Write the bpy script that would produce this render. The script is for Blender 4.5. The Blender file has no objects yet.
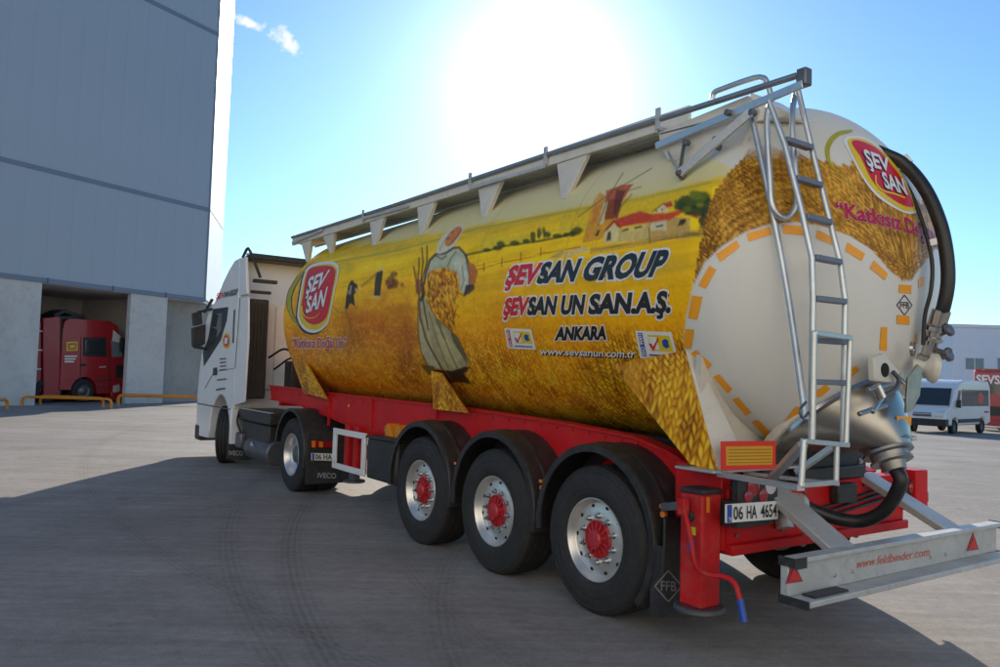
import bpy, bmesh, math, random
import numpy as np
from mathutils import Vector, Matrix
random.seed(7)
scene = bpy.context.scene
col = scene.collection

# ------------------------------------------------------------------ camera
# world: +Y = the way the lorry points, +X = its right, origin on the ground under the rear trailer axle
CAM = np.array([-5.085, -4.327, 1.697]); YAW, PITCH, ROLL = .602, .055, .030
FPX = 779.0                                   # focal length in pixels of the 1000 px wide photograph
def _basis():
    f = np.array([math.sin(YAW)*math.cos(PITCH), math.cos(YAW)*math.cos(PITCH), math.sin(PITCH)])
    r = np.array([math.cos(YAW), -math.sin(YAW), 0.]); u = np.cross(r, f)
    c, s = math.cos(ROLL), math.sin(ROLL)
    return c*r+s*u, c*u-s*r, f
CR, CU, CF = _basis()
cd = bpy.data.cameras.new('camera'); cam = bpy.data.objects.new('camera', cd); col.objects.link(cam)
cd.sensor_fit = 'HORIZONTAL'; cd.sensor_width = 36.0; cd.lens = 36.0*FPX/1000.0
cd.clip_start = .05; cd.clip_end = 5000
cam.matrix_world = Matrix(((CR[0], CU[0], -CF[0], CAM[0]), (CR[1], CU[1], -CF[1], CAM[1]), (CR[2], CU[2], -CF[2], CAM[2]), (0, 0, 0, 1)))
scene.camera = cam

# ------------------------------------------------------------------ sun, sky, exposure
SUN_AZ, SUN_EL = math.radians(36.9), math.radians(21.6)      # azimuth measured from +Y towards +X
SUNDIR = np.array([math.sin(SUN_AZ)*math.cos(SUN_EL), math.cos(SUN_AZ)*math.cos(SUN_EL), math.sin(SUN_EL)])
SUN_STRENGTH, SKY_STRENGTH, EXPOSURE = 2.8, .084, .90
sl = bpy.data.lights.new('sun', 'SUN'); sl.energy = SUN_STRENGTH; sl.angle = math.radians(.5); sl.color = (1, .90, .76)
so = bpy.data.objects.new('sun', sl); col.objects.link(so)
so.rotation_euler = Vector(SUNDIR).to_track_quat('Z', 'Y').to_euler(); so.location = (20, 30, 25)
w = bpy.data.worlds.new('World'); scene.world = w; w.use_nodes = True
nt = w.node_tree; nt.nodes.clear()
def N(tree, typ, **kw):
    n = tree.nodes.new(typ)
    for k, v in kw.items():
        if k.startswith('i_'):
            n.inputs[int(k[2:]) if k[2:].isdigit() else k[2:]].default_value = v
        else: setattr(n, k, v)
    return n
out = N(nt, 'ShaderNodeOutputWorld'); bg = N(nt, 'ShaderNodeBackground'); bg.inputs[1].default_value = SKY_STRENGTH
sky = N(nt, 'ShaderNodeTexSky', sky_type='NISHITA', sun_disc=False, sun_elevation=SUN_EL, sun_rotation=SUN_AZ, altitude=900, air_density=1.0, dust_density=.55, ozone_density=2.0)
# a scrap of bright cloud, fixed in the sky by its direction
geo = N(nt, 'ShaderNodeTexCoord')
def sky_cloud(px, py, a, b, tilt, seed):
    d = CF+CR*(px-500)/FPX+CU*(333.5-py)/FPX; d /= np.linalg.norm(d)
    e1 = np.cross(d, [0, 0, 1.]); e1 /= np.linalg.norm(e1); e2 = np.cross(e1, d)
    t1 = e1*math.cos(tilt)+e2*math.sin(tilt); t2 = e2*math.cos(tilt)-e1*math.sin(tilt)
    def dot(v):
        n = N(nt, 'ShaderNodeVectorMath', operation='DOT_PRODUCT'); n.inputs[1].default_value = v; nt.links.new(geo.outputs['Generated'], n.inputs[0]); return n.outputs['Value']
    def m(op, x, y=None):
        n = N(nt, 'ShaderNodeMath', operation=op)
        for i, s in enumerate((x, y)):
            if s is None: continue
            if isinstance(s, (int, float)): n.inputs[i].default_value = s
            else: nt.links.new(s, n.inputs[i])
        return n.outputs[0]
    nz = N(nt, 'ShaderNodeTexNoise', i_Scale=55.0, i_Detail=6.0, i_Roughness=.65); nz.noise_dimensions = '4D'; nz.inputs['W'].default_value = seed
    nt.links.new(geo.outputs['Generated'], nz.inputs['Vector'])
    r2 = m('ADD', m('POWER', m('DIVIDE', dot(tuple(t1)), a), 2.0), m('POWER', m('DIVIDE', dot(tuple(t2)), b), 2.0))
    fall = m('SUBTRACT', 1.0, m('SQRT', r2))
    v = m('ADD', fall, m('MULTIPLY', m('SUBTRACT', nz.outputs['Fac'], .55), 2.6))
    front = m('GREATER_THAN', dot(tuple(d)), .5)
    mr = N(nt, 'ShaderNodeMapRange'); mr.inputs[1].default_value = .15; mr.inputs[2].default_value = .75; nt.links.new(v, mr.inputs[0])
    return m('MULTIPLY', mr.outputs[0], front)
c1 = sky_cloud(285, 40, .038, .015, -.5, 3.1); c2 = sky_cloud(250, 24, .022, .009, -.3, 8.2)
mx = N(nt, 'ShaderNodeMath', operation='MAXIMUM'); nt.links.new(c1, mx.inputs[0]); nt.links.new(c2, mx.inputs[1])
mix = N(nt, 'ShaderNodeMix', data_type='RGBA'); mix.inputs[7].default_value = (7.0, 7.0, 6.9, 1)
tint = N(nt, 'ShaderNodeMix', data_type='RGBA', blend_type='MULTIPLY'); tint.inputs[0].default_value = 1.0; tint.inputs[7].default_value = (.66, .95, 1.12, 1); nt.links.new(sky.outputs[0], tint.inputs[6])
nt.links.new(mx.outputs[0], mix.inputs[0]); nt.links.new(tint.outputs[2], mix.inputs[6])
# the sun itself and the bright air round it
def glow(power, gain):
    dp = N(nt, 'ShaderNodeVectorMath', operation='DOT_PRODUCT'); dp.inputs[1].default_value = tuple(SUNDIR); nt.links.new(geo.outputs['Generated'], dp.inputs[0])
    mx0 = N(nt, 'ShaderNodeMath', operation='MAXIMUM'); mx0.inputs[1].default_value = 0.; nt.links.new(dp.outputs['Value'], mx0.inputs[0])
    pw = N(nt, 'ShaderNodeMath', operation='POWER'); pw.inputs[1].default_value = power; nt.links.new(mx0.outputs[0], pw.inputs[0])
    ml = N(nt, 'ShaderNodeMath', operation='MULTIPLY'); ml.inputs[1].default_value = gain; nt.links.new(pw.outputs[0], ml.inputs[0]); return ml.outputs[0]
gs = N(nt, 'ShaderNodeMath', operation='ADD'); nt.links.new(glow(190, 5.0), gs.inputs[0]); nt.links.new(glow(1500, 25.0), gs.inputs[1])
gc = N(nt, 'ShaderNodeMix', data_type='RGBA', blend_type='ADD'); gc.inputs[0].default_value = 1.0
gv = N(nt, 'ShaderNodeCombineColor'); [nt.links.new(gs.outputs[0], gv.inputs[i_]) for i_ in range(3)]
nt.links.new(mix.outputs[2], gc.inputs[6]); nt.links.new(gv.outputs[0], gc.inputs[7])
nt.links.new(gc.outputs[2], bg.inputs[0]); nt.links.new(bg.outputs[0], out.inputs[0])
scene.view_settings.view_transform = 'Standard'; scene.view_settings.look = 'None'
scene.view_settings.exposure = EXPOSURE; scene.view_settings.gamma = 1.0; scene.view_settings.use_curve_mapping = False
scene.cycles.max_bounces = 8

# ------------------------------------------------------------------ from photo pixels to places
def ray(px, py):
    d = CF+CR*((px-500)/FPX)+CU*((333.5-py)/FPX); return d/np.linalg.norm(d)
def on(axis, val):
    k = 'xyz'.index(axis); n = np.zeros(3); n[k] = 1
    def h(px, py):
        d = ray(px, py); P = CAM+d*((val-CAM[k])/d[k]); nn = n if d[k] < 0 else -n
        return P, nn
    return h
def onplane(A, n):
    A = np.array(A, float); n = np.array(n, float)/np.linalg.norm(n)
    def h(px, py):
        d = ray(px, py); t = ((A-CAM)@n)/(d@n); return CAM+d*t, (n if d@n < 0 else -n)
    return h
X = lambda px, py, x: on('x', x)(px, py)[0]
Y = lambda px, py, y: on('y', y)(px, py)[0]
Z = lambda px, py, z: on('z', z)(px, py)[0]
def proj(P):
    d = np.asarray(P)-CAM; z = d@CF
    return 500+FPX*(d@CR)/z, 333.5-FPX*(d@CU)/z

# ------------------------------------------------------------------ colours and materials
def lin(c):
    c = np.asarray(c, float)/255.; return np.where(c <= .04045, c/12.92, ((c+.055)/1.055)**2.4)
def hexrgb(h): return tuple(int(h[i:i+2], 16) for i in (0, 2, 4))
MATS = {}
def mat(name, color, rough=.5, metal=0., coat=0., var=.12, vscale=3.0, dirt=0., bump=0., bscale=60., spec=.5, emit=None, stretch=None):
    if name in MATS: return MATS[name]
    m = bpy.data.materials.new(name); m.use_nodes = True; t = m.node_tree; b = t.nodes['Principled BSDF']
    b.inputs['Roughness'].default_value = rough; b.inputs['Metallic'].default_value = metal
    b.inputs['Specular IOR Level'].default_value = spec
    if coat: b.inputs['Coat Weight'].default_value = coat; b.inputs['Coat Roughness'].default_value = .08
    L = t.links.new
    tc = N(t, 'ShaderNodeTexCoord'); src = tc.outputs['Object']
    if stretch:
        mp = N(t, 'ShaderNodeMapping'); mp.inputs['Scale'].default_value = stretch; L(src, mp.inputs[0]); src = mp.outputs[0]
    nz = N(t, 'ShaderNodeTexNoise', i_Scale=vscale, i_Detail=8.0, i_Roughness=.65); L(src, nz.inputs['Vector'])
    c = np.array(color[:3]); rp = N(t, 'ShaderNodeValToRGB')
    rp.color_ramp.elements[0].position = .3; rp.color_ramp.elements[1].position = .7
    rp.color_ramp.elements[0].color = (*np.clip(c*(1-var), 0, 1), 1); rp.color_ramp.elements[1].color = (*np.clip(c*(1+var), 0, 1), 1)
    L(nz.outputs['Fac'], rp.inputs[0]); cs = rp.outputs[0]
    if dirt:
        n2 = N(t, 'ShaderNodeTexNoise', i_Scale=vscale*4.3, i_Detail=10.0, i_Roughness=.75); L(src, n2.inputs['Vector'])
        mr = N(t, 'ShaderNodeMapRange'); mr.inputs[1].default_value = .48; mr.inputs[2].default_value = .75; mr.inputs[4].default_value = dirt; L(n2.outputs['Fac'], mr.inputs[0])
        mxn = N(t, 'ShaderNodeMix', data_type='RGBA'); mxn.inputs[7].default_value = (.16, .13, .10, 1); L(mr.outputs[0], mxn.inputs[0]); L(cs, mxn.inputs[6]); cs = mxn.outputs[2]
        ad = N(t, 'ShaderNodeMath', operation='MULTIPLY_ADD'); ad.inputs[1].default_value = .35; ad.inputs[2].default_value = rough; L(mr.outputs[0], ad.inputs[0]); L(ad.outputs[0], b.inputs['Roughness'])
    L(cs, b.inputs['Base Color'])
    if bump:
        n3 = N(t, 'ShaderNodeTexNoise', i_Scale=bscale, i_Detail=6.0); L(src, n3.inputs['Vector'])
        bp = N(t, 'ShaderNodeBump', i_Strength=bump, i_Distance=.01); L(n3.outputs['Fac'], bp.inputs['Height']); L(bp.outputs[0], b.inputs['Normal'])
    MATS[name] = m; return m
def S(h): return tuple(lin(hexrgb(h)))
M_RED = mat('red_paint', (.56, .012, .015), .42, coat=0, spec=.18, var=.15, dirt=.22, vscale=1.6)
M_REDDIRTY = mat('red_paint_worn', (.50, .014, .016), .48, coat=0, spec=.2, var=.25, dirt=.5, vscale=2.2)
M_WHITE = mat('white_paint', (.76, .76, .74), .3, coat=.3, var=.04, dirt=.12, vscale=1.2)
M_CREAM = mat('cream_paint', (.66, .63, .55), .4, coat=.15, var=.06, dirt=.25, vscale=1.8)
M_ALU = mat('aluminium', (.62, .62, .60), .38, metal=.9, var=.12, dirt=.2, vscale=3)
M_ALUM = mat('matt_aluminium', (.56, .56, .54), .55, metal=.55, var=.12, dirt=.3, vscale=3)
M_STEEL = mat('stainless_steel', (.56, .54, .50), .22, metal=1., var=.12, dirt=.18, vscale=4)
M_DKSTEEL = mat('dark_steel', (.16, .16, .17), .45, metal=.7, var=.2, dirt=.2, vscale=5)
M_BLACK = mat('black_plastic', (.022, .022, .023), .5, var=.25, dirt=.3, vscale=4)
M_FENDER = mat('mudguard_plastic', (.020, .020, .021), .42, var=.3, dirt=.28, vscale=3)
M_RUBBER = mat('tyre_rubber', (.021, .020, .020), .72, var=.2, dirt=.18, vscale=5, bump=.25, bscale=45)
M_HOSE = mat('hose_rubber', (.014, .014, .015), .38, var=.2, vscale=8, dirt=.12)
M_GLASS = mat('dark_glass', (.03, .04, .045), .06, var=.1, spec=.8)
M_TAPE = mat('reflective_tape', S('f5a31a'), .35, var=.06, dirt=.08, vscale=9)
M_TEXTW = mat('print_white', (.80, .79, .76), .4, var=.02)
M_TEXTK = mat('print_black', (.016, .016, .018), .35, var=.02)
M_TEXTR = mat('print_red', S('d01c28'), .35, var=.03)
M_PINK = mat('print_crimson', S('b3123c'), .35, var=.03)
M_LOGOY = mat('print_yellow', S('e3c51e'), .35, var=.05)
M_LOGOG = mat('print_olive', S('a9a41c'), .35, var=.05)
M_NAVY = mat('print_navy', (.02, .02, .05), .35, var=.03)
M_BLUE = mat('print_blue', S('1f4fa8'), .35, var=.03)
M_RUNG = mat('rung_tread', (.20, .22, .26), .5, metal=.5, var=.15, dirt=.1)
M_ORANGE = mat('orange_paint', S('d9860f'), .45, var=.1, dirt=.25, vscale=2)
M_LENSR = mat('red_lens', (.30, .010, .012), .12, coat=.5, var=.05)
M_LENSO = mat('amber_lens', (.75, .22, .02), .12, coat=.5, var=.05)
M_LENSW = mat('clear_lens', (.6, .55, .55), .12, coat=.5, var=.05)

# ------------------------------------------------------------------ mesh building
ORG = {}
class MB:
    def __init__(s): s.v = []; s.f = []
    def add(s, vs, fs):
        k = len(s.v); s.v += [tuple(map(float, p)) for p in vs]; s.f += [tuple(i+k for i in f) for f in fs]; return s
    def box(s, a, b):
        x0, y0, z0 = np.minimum(a, b); x1, y1, z1 = np.maximum(a, b)
        return s.add([(x0,y0,z0),(x1,y0,z0),(x1,y1,z0),(x0,y1,z0),(x0,y0,z1),(x1,y0,z1),(x1,y1,z1),(x0,y1,z1)],
                     [(0,3,2,1),(4,5,6,7),(0,1,5,4),(1,2,6,5),(2,3,7,6),(3,0,4,7)])
    def bar(s, p, q, wd, ht, up=(0,0,1)):
        p, q, up = (np.array(a, float) for a in (p, q, up)); d = q-p; d /= np.linalg.norm(d)
        r = np.cross(d, up); r /= np.linalg.norm(r); u = np.cross(r, d); r = r*wd/2; u = u*ht/2
        return s.add([p-r-u,p+r-u,p+r+u,p-r+u,q-r-u,q+r-u,q+r+u,q-r+u], [(0,1,2,3),(7,6,5,4),(0,4,5,1),(1,5,6,2),(2,6,7,3),(3,7,4,0)])
    def prism(s, pts, off):
        pts = [np.array(p, float) for p in pts]; off = np.array(off, float); n = len(pts)
        return s.add(pts+[p+off for p in pts], [tuple(range(n)), tuple(range(2*n-1, n-1, -1))]+[(i, i+n, (i+1) % n+n, (i+1) % n) for i in range(n)])
    def tube(s, pts, r, seg=10, cap=True):
        P = [np.array(p, float) for p in pts]; n = len(P); R = r if isinstance(r, (list, tuple)) else [r]*n
        T = []
        for i in range(n):
            d = P[min(i+1, n-1)]-P[max(i-1, 0)]; T.append(d/np.linalg.norm(d))
        a = np.array([0,0,1.]) if abs(T[0][2]) < .9 else np.array([1.,0,0]); u = np.cross(T[0], a); u /= np.linalg.norm(u)
        vs = []
        for i in range(n):
            u = u-T[i]*(u@T[i]); u /= np.linalg.norm(u); v = np.cross(T[i], u)
            for k in range(seg):
                an = 2*math.pi*k/seg; vs.append(P[i]+R[i]*(u*math.cos(an)+v*math.sin(an)))
        fs = [(i*seg+k, i*seg+(k+1) % seg, (i+1)*seg+(k+1) % seg, (i+1)*seg+k) for i in range(n-1) for k in range(seg)]
        if cap: fs += [tuple(range(seg-1, -1, -1)), tuple(range((n-1)*seg, n*seg))]
        return s.add(vs, fs)
    def lathe(s, prof, c, axis, seg=48, a0=0, a1=2*math.pi, ref=(0,0,1), closed=False):
        # prof: list of (distance along axis, radius)
        c = np.array(c, float); ax = np.array(axis, float); ax /= np.linalg.norm(ax)
        u = np.array(ref, float); u -= ax*(u@ax); u /= np.linalg.norm(u); v = np.cross(ax, u)
        full = abs(a1-a0-2*math.pi) < 1e-6; m = seg if full else seg+1; n = len(prof); vs = []
        for h, r in prof:
            for k in range(m):
                a = a0+(a1-a0)*k/seg; vs.append(c+ax*h+r*(u*math.cos(a)+v*math.sin(a)))
        fs = []; lim = n if closed else n-1
        for i in range(lim):
            j = (i+1) % n
            for k in range(seg):
                k2 = (k+1) % m; fs.append((i*m+k, i*m+k2, j*m+k2, j*m+k))
        if not closed and full:
            if prof[0][1] > 1e-4: fs.append(tuple(range(m-1, -1, -1)))
            if prof[-1][1] > 1e-4: fs.append(tuple(range((n-1)*m, n*m)))
        if closed and not full:
            fs.append(tuple(i*m for i in range(n))); fs.append(tuple(i*m+m-1 for i in range(n-1, -1, -1)))
        return s.add(vs, fs)
    def cyl(s, p, q, r, seg=20):
        p, q = np.array(p, float), np.array(q, float); h = np.linalg.norm(q-p); b = min(.12*r, .25*h)
        ref = (0,0,1) if abs((q-p)[2]) < .9*h else (1,0,0)
        return s.lathe([(0, r-b), (b, r), (h-b, r), (h, r-b)], p, q-p, seg, ref=ref)
    def build(s, name, material, parent=None, bevel=0., smooth=40, org=None):
        V = np.array(s.v); o = V.mean(0) if org is None else np.array(org, float)
        me = bpy.data.meshes.new(name); me.from_pydata((V-o).tolist(), [], s.f); me.materials.append(material)
        bm = bmesh.new(); bm.from_mesh(me); bmesh.ops.recalc_face_normals(bm, faces=bm.faces); bm.to_mesh(me); bm.free()
        if smooth: me.shade_smooth(); me.set_sharp_from_angle(angle=math.radians(smooth))
        ob = bpy.data.objects.new(name, me); col.objects.link(ob); place(ob, o, parent)
        if bevel:
            md = ob.modifiers.new('bevel', 'BEVEL'); md.width = bevel; md.segments = 2; md.limit_method = 'ANGLE'; md.angle_limit = math.radians(50)
        return ob
def place(ob, o, parent):
    o = np.array(o, float); ORG[ob.name] = o
    if parent is not None:
        ob.parent = parent; ob.location = o-ORG[parent.name]
    else: ob.location = o
def empty(name, loc, parent=None):
    e = bpy.data.objects.new(name, None); e.empty_display_size = .3; col.objects.link(e); place(e, loc, parent); return e
def tag(o, label=None, cat=None, group=None, kind=None):
    for k, v in (('label', label), ('category', cat), ('group', group), ('kind', kind)):
        if v: o[k] = v
    return o
def copy_tree(o, loc, parent=None, mirror=False):
    c = o.copy(); col.objects.link(c); place(c, loc, parent)
    for ch in list(o.children):
        rel = ORG[ch.name]-ORG[o.name]
        copy_tree(ch, np.array(loc)+rel, c)
    return c
def spline(pts, n=8):
    P = [np.array(p, float) for p in pts]; P = [2*P[0]-P[1]]+P+[2*P[-1]-P[-2]]; o = []
    for i in range(1, len(P)-2):
        for k in range(n):
            t = k/n; a, b, c, d = P[i-1], P[i], P[i+1], P[i+2]
            o.append(.5*((2*b)+(c-a)*t+(2*a-5*b+4*c-d)*t*t+(3*b-a-3*c+d)*t**3))
    o.append(P[-2]); return o
def decal(name, tris2d, hit, material, parent, off, grid=None, smooth=None):
    # tris2d: bmesh in photo-pixel coordinates (x, y); every vertex is laid on the surface 'hit'
    pass
def lay(bm, hit, off):
    for v in bm.verts:
        P, n = hit(v.co.x, v.co.y); P = P+n*off; v.co = P
def finish(bm, name, material, parent):
    me = bpy.data.meshes.new(name); V = np.array([v.co[:] for v in bm.verts]); o = V.mean(0)
    for v in bm.verts: v.co = Vector(np.array(v.co)-o)
    bm.to_mesh(me); bm.free(); me.materials.append(material)
    ob = bpy.data.objects.new(name, me); col.objects.link(ob); place(ob, o, parent); return ob
def cut(bm, step, axes=(0, 1)):
    for ax in axes:
        lo = min(v.co[ax] for v in bm.verts); hi = max(v.co[ax] for v in bm.verts); k = lo+step
        while k < hi-step*.2:
            n = [0, 0, 0]; n[ax] = 1; p = [0, 0, 0]; p[ax] = k
            bmesh.ops.bisect_plane(bm, geom=bm.verts[:]+bm.edges[:]+bm.faces[:], plane_co=p, plane_no=n); k += step
def sticker(name, poly, hit, material, parent, off=.002, step=6.0):
    # a flat print outlined in photo pixels and laid on a surface
    bm = bmesh.new(); f = bm.faces.new([bm.verts.new((p[0], p[1], 0)) for p in poly])
    bmesh.ops.triangulate(bm, faces=[f])
    if step: cut(bm, step)
    lay(bm, hit, off); bmesh.ops.recalc_face_normals(bm, faces=bm.faces)
    return finish(bm, name, material, parent)
def text_bm(body, bold=0., space=1.0, font_shear=0.):
    cu = bpy.data.curves.new('t', 'FONT'); cu.body = body; cu.size = 1.0; cu.offset = bold; cu.space_character = space; cu.shear = font_shear
    cu.resolution_u = 3; cu.fill_mode = 'FRONT'
    ob = bpy.data.objects.new('t', cu); col.objects.link(ob)
    dg = bpy.context.evaluated_depsgraph_get(); me = bpy.data.meshes.new_from_object(ob.evaluated_get(dg))
    bm = bmesh.new(); bm.from_mesh(me); bpy.data.objects.remove(ob); bpy.data.curves.remove(cu); bpy.data.meshes.remove(me)
    return bm
def _caps():
    bm = text_bm('H'); h = max(v.co.y for v in bm.verts); bm.free(); return h
CAPH = _caps()
def lettering(body, quad, hit, material, parent, off=.003, bold=0., space=1.0, step=5.0, shift=(0, 0), name='lettering', caph=None, grow=None):
    # quad: pixel corners BL, BR, TR, TL of the word from baseline to cap height
    raw = body; body = raw.replace('Ş', 'S')
    def width(t_):
        b_ = text_bm(t_, 0., space); r_ = (min(v.co.x for v in b_.verts), max(v.co.x for v in b_.verts)); b_.free(); return r_
    x0, x1 = width(body)
    bm = text_bm(body, bold, space)
    for i_, ch_ in enumerate(raw):                          # the cedilla is drawn by hand so that it stays whole when the letters are fattened
        if ch_ == 'Ş':
            xe = width(body[:i_+1])[1]; ws = width('S'); xc = xe-(ws[1]-ws[0])*.5; g_ = bold
            ced = [(-.05-g_, .0), (.06+g_, .0), (.08+g_, -.10), (.07+g_, -.17-g_*.6), (.0, -.20-g_), (-.10-g_, -.18-g_*.6), (-.10-g_, -.12+g_*.3), (-.01, -.12+g_*.3)]
            f_ = bm.faces.new([bm.verts.new((xc+a, b-g_*.3, 0)) for a, b in ced]); bmesh.ops.triangulate(bm, faces=[f_])
    q = [np.array(p, float)+np.array(shift) for p in quad]; ch = caph or CAPH
    for v in bm.verts:
        u = (v.co.x-x0)/(x1-x0); t = v.co.y/ch
        p = (q[0]*(1-u)+q[1]*u)*(1-t)+(q[3]*(1-u)+q[2]*u)*t; v.co = (p[0], p[1], 0)
    if step: cut(bm, step)
    lay(bm, hit, off); bmesh.ops.recalc_face_normals(bm, faces=bm.faces)
    return finish(bm, name, material, parent)
def plate(name, poly, hit, thick, material, parent, bevel=0.):
    # a plate outlined in photo pixels on a surface, with real thickness behind it
    pts = [hit(*p)[0] for p in poly]; n = hit(*poly[0])[1]
    return MB().prism(pts, -n*thick).build(name, material, parent, bevel=bevel, smooth=30)
# ------------------------------------------------------------------ ground
def ground_z(x): return -.012*min(max(x-6, 0), 60)
def ground_material():
    m = bpy.data.materials.new('yard_concrete'); m.use_nodes = True; t = m.node_tree; b = t.nodes['Principled BSDF']; L = t.links.new
    tc = N(t, 'ShaderNodeTexCoord'); P = tc.outputs['Object']
    def noise(scale, detail, stretch=None, rot=0, rough=.6):
        src = P
        if stretch:
            mp = N(t, 'ShaderNodeMapping'); mp.vector_type = 'TEXTURE'; mp.inputs['Scale'].default_value = stretch; mp.inputs['Rotation'].default_value = (0, 0, rot); L(P, mp.inputs[0]); src = mp.outputs[0]
        n = N(t, 'ShaderNodeTexNoise', i_Scale=scale, i_Detail=detail, i_Roughness=rough); L(src, n.inputs['Vector']); return n.outputs['Fac']
    def ramp(x, a, b_, lo, hi):
        r = N(t, 'ShaderNodeMapRange'); r.inputs[1].default_value = a; r.inputs[2].default_value = b_; r.inputs[3].default_value = lo; r.inputs[4].default_value = hi; L(x, r.inputs[0]); return r.outputs[0]
    def mul(x, y):
        n = N(t, 'ShaderNodeMath', operation='MULTIPLY'); L(x, n.inputs[0]); L(y, n.inputs[1]); return n.outputs[0]
    v = ramp(noise(.30, 9, None, 0, .68), .33, .67, .78, 1.16)
    v = mul(v, ramp(noise(1.0, 9, (5.0, .55, 1), -.602, .7), .36, .66, .88, 1.11))    # broom marks and drag streaks across the yard
    v = mul(v, ramp(noise(1.0, 7, (1.1, .09, 1), -.56, .7), .36, .66, .88, 1.10))
    v = mul(v, ramp(noise(9.0, 8, None, 0, .8), .34, .68, .82, 1.16)); v = mul(v, ramp(noise(75, 4, None, 0, .7), .32, .70, .78, 1.22)); v = mul(v, ramp(noise(260, 2), .3, .7, .84, 1.14))
    v = mul(v, ramp(noise(1.3, 10, None, 0, .78), .58, .66, 1.0, .72))                # oil spots
    v = mul(v, ramp(noise(5.0, 10, None, 0, .8), .66, .70, 1.0, 1.22))                # pale scuffs
    # rubber tracks left by turning lorries
    def track(cx, cy, rad, wid, dark):
        d = N(t, 'ShaderNodeVectorMath', operation='DISTANCE'); L(P, d.inputs[0]); d.inputs[1].default_value = (cx, cy, 0)
        s = N(t, 'ShaderNodeMath', operation='SUBTRACT'); L(d.outputs['Value'], s.inputs[0]); s.inputs[1].default_value = rad
        a = N(t, 'ShaderNodeMath', operation='ABSOLUTE'); L(s.outputs[0], a.inputs[0])
        w_ = N(t, 'ShaderNodeMath', operation='MULTIPLY_ADD'); L(noise(3.0, 6), w_.inputs[0]); w_.inputs[1].default_value = wid*.8; L(a.outputs[0], w_.inputs[2])
        sn = N(t, 'ShaderNodeMath', operation='SINE'); ml = N(t, 'ShaderNodeMath', operation='MULTIPLY'); L(s.outputs[0], ml.inputs[0]); ml.inputs[1].default_value = 6.283/.055; L(ml.outputs[0], sn.inputs[0])
        rib = ramp(sn.outputs[0], -.6, .6, .35, 1.0); band = ramp(w_.outputs[0], wid*.5, wid*1.5, 1-dark, 0.0); dm = mul(rib, band)
        iv = N(t, 'ShaderNodeMath', operation='SUBTRACT'); iv.inputs[0].default_value = 1.0; L(dm, iv.inputs[1]); return iv.outputs[0]
    for tr in ((15.73, -3.55, 19.29, .16, .76), (17.88, -2.11, 21.49, .18, .84), (6.36, -4.13, 9.74, .16, .86), (15.73, -3.55, 18.3, .16, .90), (30, 6, 33.6, .16, .84), (-20, 25, 24, .25, .86)):
        v = mul(v, track(*tr))
    cr = N(t, 'ShaderNodeMix', data_type='RGBA'); cr.inputs[6].default_value = (0, 0, 0, 1); cr.inputs[7].default_value = (.300, .270, .243, 1)
    cr.clamp_factor = False; L(v, cr.inputs[0]); L(cr.outputs[2], b.inputs['Base Color'])
    b.inputs['Roughness'].default_value = .82; b.inputs['Specular IOR Level'].default_value = .35
    bp = N(t, 'ShaderNodeBump', i_Strength=.35, i_Distance=.006); L(noise(120, 5), bp.inputs['Height']); L(bp.outputs[0], b.inputs['Normal'])
    return m
xs = [-900, -60, -20, 0, 6, 12, 25, 45, 66, 120, 900]; ys = [-900, -40, 0, 40, 120, 900]
gm = MB(); gm.add([(x, y, ground_z(x)) for x in xs for y in ys], [(i*len(ys)+j, (i+1)*len(ys)+j, (i+1)*len(ys)+j+1, i*len(ys)+j+1) for i in range(len(xs)-1) for j in range(len(ys)-1)])
tag(gm.build('ground', ground_material(), org=(0, 0, 0)), kind='structure')
# low bare hills beyond the yard
hv, hf = [], []; nh = 96
for k in range(nh+1):
    a = math.radians(-50+200*k/nh); h = 9+7*math.sin(k*.31)+4*math.sin(k*.83+1)+2*math.sin(k*1.9)
    for r_, z_ in ((640, -1.5), (700, h*.75), (760, h), (860, -1.5)): hv.append((r_*math.sin(a), r_*math.cos(a), z_))
    if k: hf += [((k-1)*4+j, k*4+j, k*4+j+1, (k-1)*4+j+1) for j in range(3)]
tag(MB().add(hv, hf).build('hills', mat('dry_hillside', (.17, .16, .11), .9, var=.3, vscale=.02), org=(0, 0, 0)), kind='structure')
# ------------------------------------------------------------------ the tank: shape
TR, TZ, TY0, TD, TYF, TFD = 1.25, 2.48, -.85, .80, 6.85, .42     # radius, axis height, rear rim, rear dish depth, front rim, front dish depth
def hit_tank(px, py):
    d = ray(px, py); o = CAM-np.array([0, 0, TZ])
    a = d[0]**2+d[2]**2; b = 2*(o[0]*d[0]+o[2]*d[2]); c = o[0]**2+o[2]**2-TR**2; q = max(b*b-4*a*c, 0.)
    P = CAM+d*((-b-math.sqrt(q))/(2*a))
    if P[1] >= TY0: n = np.array([P[0], 0, P[2]-TZ])
    else:
        s = np.array([1/TR, 1/TD, 1/TR]); oo = (CAM-np.array([0, TY0, TZ]))*s; dd = d*s
        a = dd@dd; b = 2*oo@dd; c = oo@oo-1; q = max(b*b-4*a*c, 0.); P = CAM+d*((-b-math.sqrt(q))/(2*a))
        n = (P-np.array([0, TY0, TZ]))*s*s
    return P, n/np.linalg.norm(n)
def dome(phi, psi):
    P = np.array([TR*math.sin(phi)*math.cos(psi), TY0-TD*math.cos(phi)*math.cos(psi), TZ+TR*math.sin(psi)])
    n = (P-np.array([0, TY0, TZ]))/np.array([TR, TD, TR])**2; return P, n/np.linalg.norm(n)
def dome_angles(P):
    q = (P-np.array([0, TY0, TZ]))/np.array([TR, TD, TR]); q /= np.linalg.norm(q); return math.atan2(q[0], -q[1]), math.asin(q[2])

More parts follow.
